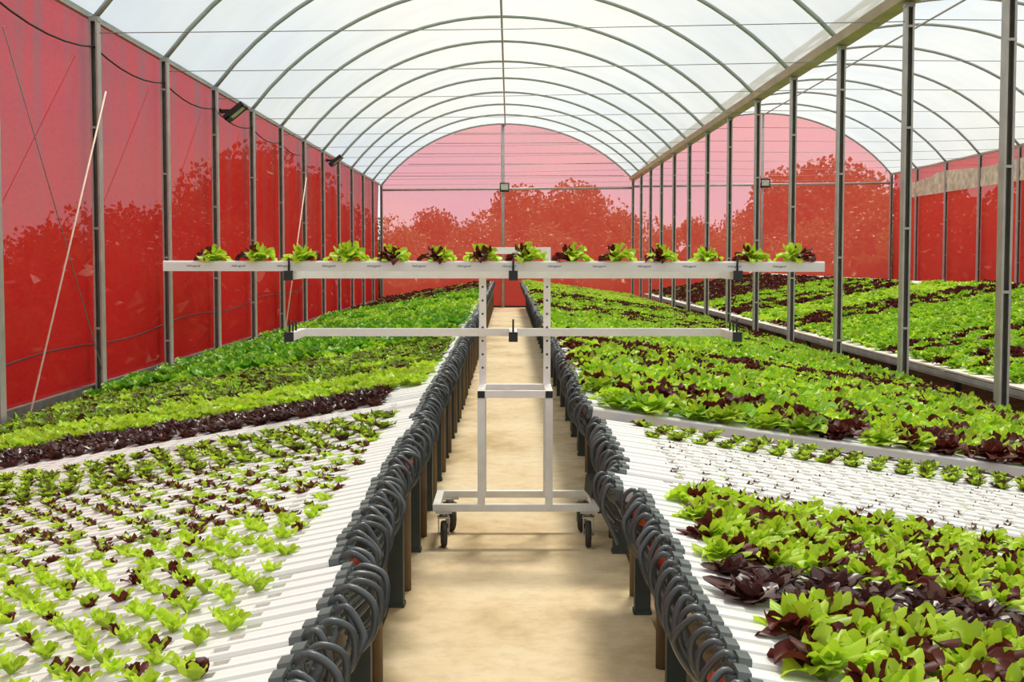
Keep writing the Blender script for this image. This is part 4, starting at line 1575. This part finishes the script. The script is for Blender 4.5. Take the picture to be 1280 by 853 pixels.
# the channel lying on the upper arms, its lettuces
cx0, cx1 = -1.925, 1.752
CY, CZ = CF + 0.015, 1.616
mb = MB()
L = cx1 - cx0
me = channel_mesh(0.100, 0.058, 0.2505, 0.267, L)
cchan = link('growing_channel', me, loc=(cx0, CY, CZ), rot=(0, 0.0012, 0))
tag(cchan, 'long white growing channel holding lettuces across the top of the cart', 'growing channel')
fd = bpy.data.curves.new('mark', 'FONT')
fd.body = 'Hidrogood'
fd.size = 0.017
fd.shear = 0.25
fd.extrude = 0.0003
fd.materials.append(M['ink'])
def text_mesh(fd):
    t = bpy.data.objects.new('t', fd)
    COL.objects.link(t)
    bpy.context.view_layer.update()
    me = bpy.data.meshes.new_from_object(t.evaluated_get(bpy.context.evaluated_depsgraph_get()))
    bpy.data.objects.remove(t)
    return me
fdm = text_mesh(fd)
for k in range(14):
    t = link('printed_mark', fdm, cchan, (0.10 + 0.2505 * k + 0.03, -0.0508, -0.034), (PI / 2, 0, 0))
    if k == 0:
        t['label'] = 'small dark lettering printed on the channel side'
fd2 = bpy.data.curves.new('line', 'FONT')
fd2.body = 'd\u00b0 Tecnologia em hidroponia'
fd2.size = 0.0125
fd2.extrude = 0.0003
fd2.materials.append(M['ink_blue'])
fdm2 = text_mesh(fd2)
HEADL = ['lime with a dark sprig at its left', 'dark red at its left, lime at its right', 'all lime and compact', 'the tallest all-lime one',
         'lime with a dark red middle', 'lime with a dark red foot', 'broad with a dark red middle', 'dark red at its left',
         'lime, drooping over the channel, dark at left', 'a tall dark red leaf at its left', 'dark red at its lower left',
         'pale lime with small dark tips', 'lime with a dark stalk at its left', 'lime with a dark red right side']
RD = [PI, PI, 0.6, 2.0, -PI / 2 + 0.2, -PI / 2 - 0.6, -PI / 2, PI, PI, PI, PI + 0.5, 0.4, PI, 0.0]
for k in range(14):
    x = cx0 + 0.267 + 0.2505 * k
    rd_ = rp.randrange(9999)
    sc_ = [0.94, 1.02, 0.94, 1.08, 0.95, 0.90, 1.02, 1.03, 1.02, 1.04, 0.96, 0.86, 0.98, 1.05][k]
    if k in (2, 3, 11):
        KINDS['cart']['mats'] = [('lime', 0.93), ('red', 0.07)]
    else:
        KINDS['cart']['mats'] = [('lime', 0.74), ('red', 0.26)]
    o = leafy_head('cart_lettuce', 'cart', (x, CY, CZ - 0.015), 0.0, sc_, rd_, red_dir=RD[k])
    tag(o, f'{ORD[k]} lettuce from left on the cart, {HEADL[k]}', 'lettuce', 'lettuces on the cart')

# print on two of the nearest right-hand channels
nr = [c for c in COL.objects if c.name.startswith('growing_channel') and c.get('group') == 'narrow channels of the near right bench']
for c in nr:
    if 2.40 < c.location.y < 2.95 and int(c.location.y * 100) % 2 == 0:
        t = link('printed_mark', fdm2, c, (0.035, -W1 / 2 - 0.0008, -0.030), (PI / 2, 0, 0))

# ------------------------------------------------------------------ fields of plants past the ones built singly
for (kind, key), items in FIELD.items():
    if kind not in SRC:
        o = plant(kind, {'tiny': 'lettuce_seedling'}.get(kind, kind + '_lettuce'), items[0][0], f'{WORD[kind]} lettuce at the outer end of its row on the {key.split()[0]} bench', 'lettuces at row ends', items[0][2])
        src = [o] * 1
        SRC[kind] = [o]
        items = items[1:]
    src = SRC[kind]
    if not items:
        continue
    me = bpy.data.meshes.new('field')
    me.from_pydata([tuple(p) for p, r, s in items], [], [])
    a = me.attributes.new('turn', 'FLOAT_VECTOR', 'POINT')
    a.data.foreach_set('vector', [q for p, r, s in items for q in (rp.uniform(-0.1, 0.1), rp.uniform(-0.1, 0.1), r)])
    a = me.attributes.new('size', 'FLOAT', 'POINT')
    a.data.foreach_set('value', [s for p, r, s in items])
    a = me.attributes.new('variant', 'INT', 'POINT')
    a.data.foreach_set('value', [rp.randrange(len(src)) for _ in items])
    o = link('lettuce_rows', me)
    tag(o, FIELD_LABELS[key] + ('' if key.startswith('left') and key != 'left oakmix' else f', the {WORD[kind]} ones'), 'lettuce rows', kind='stuff')
    md = o.modifiers.new('rows', 'NODES')
    if kind not in _gn:
        _gn[kind] = gn_group(kind, src)
    md.node_group = _gn[kind]
print('objects', len(bpy.data.objects), 'fields', {k: len(v) for k, v in FIELD.items()})
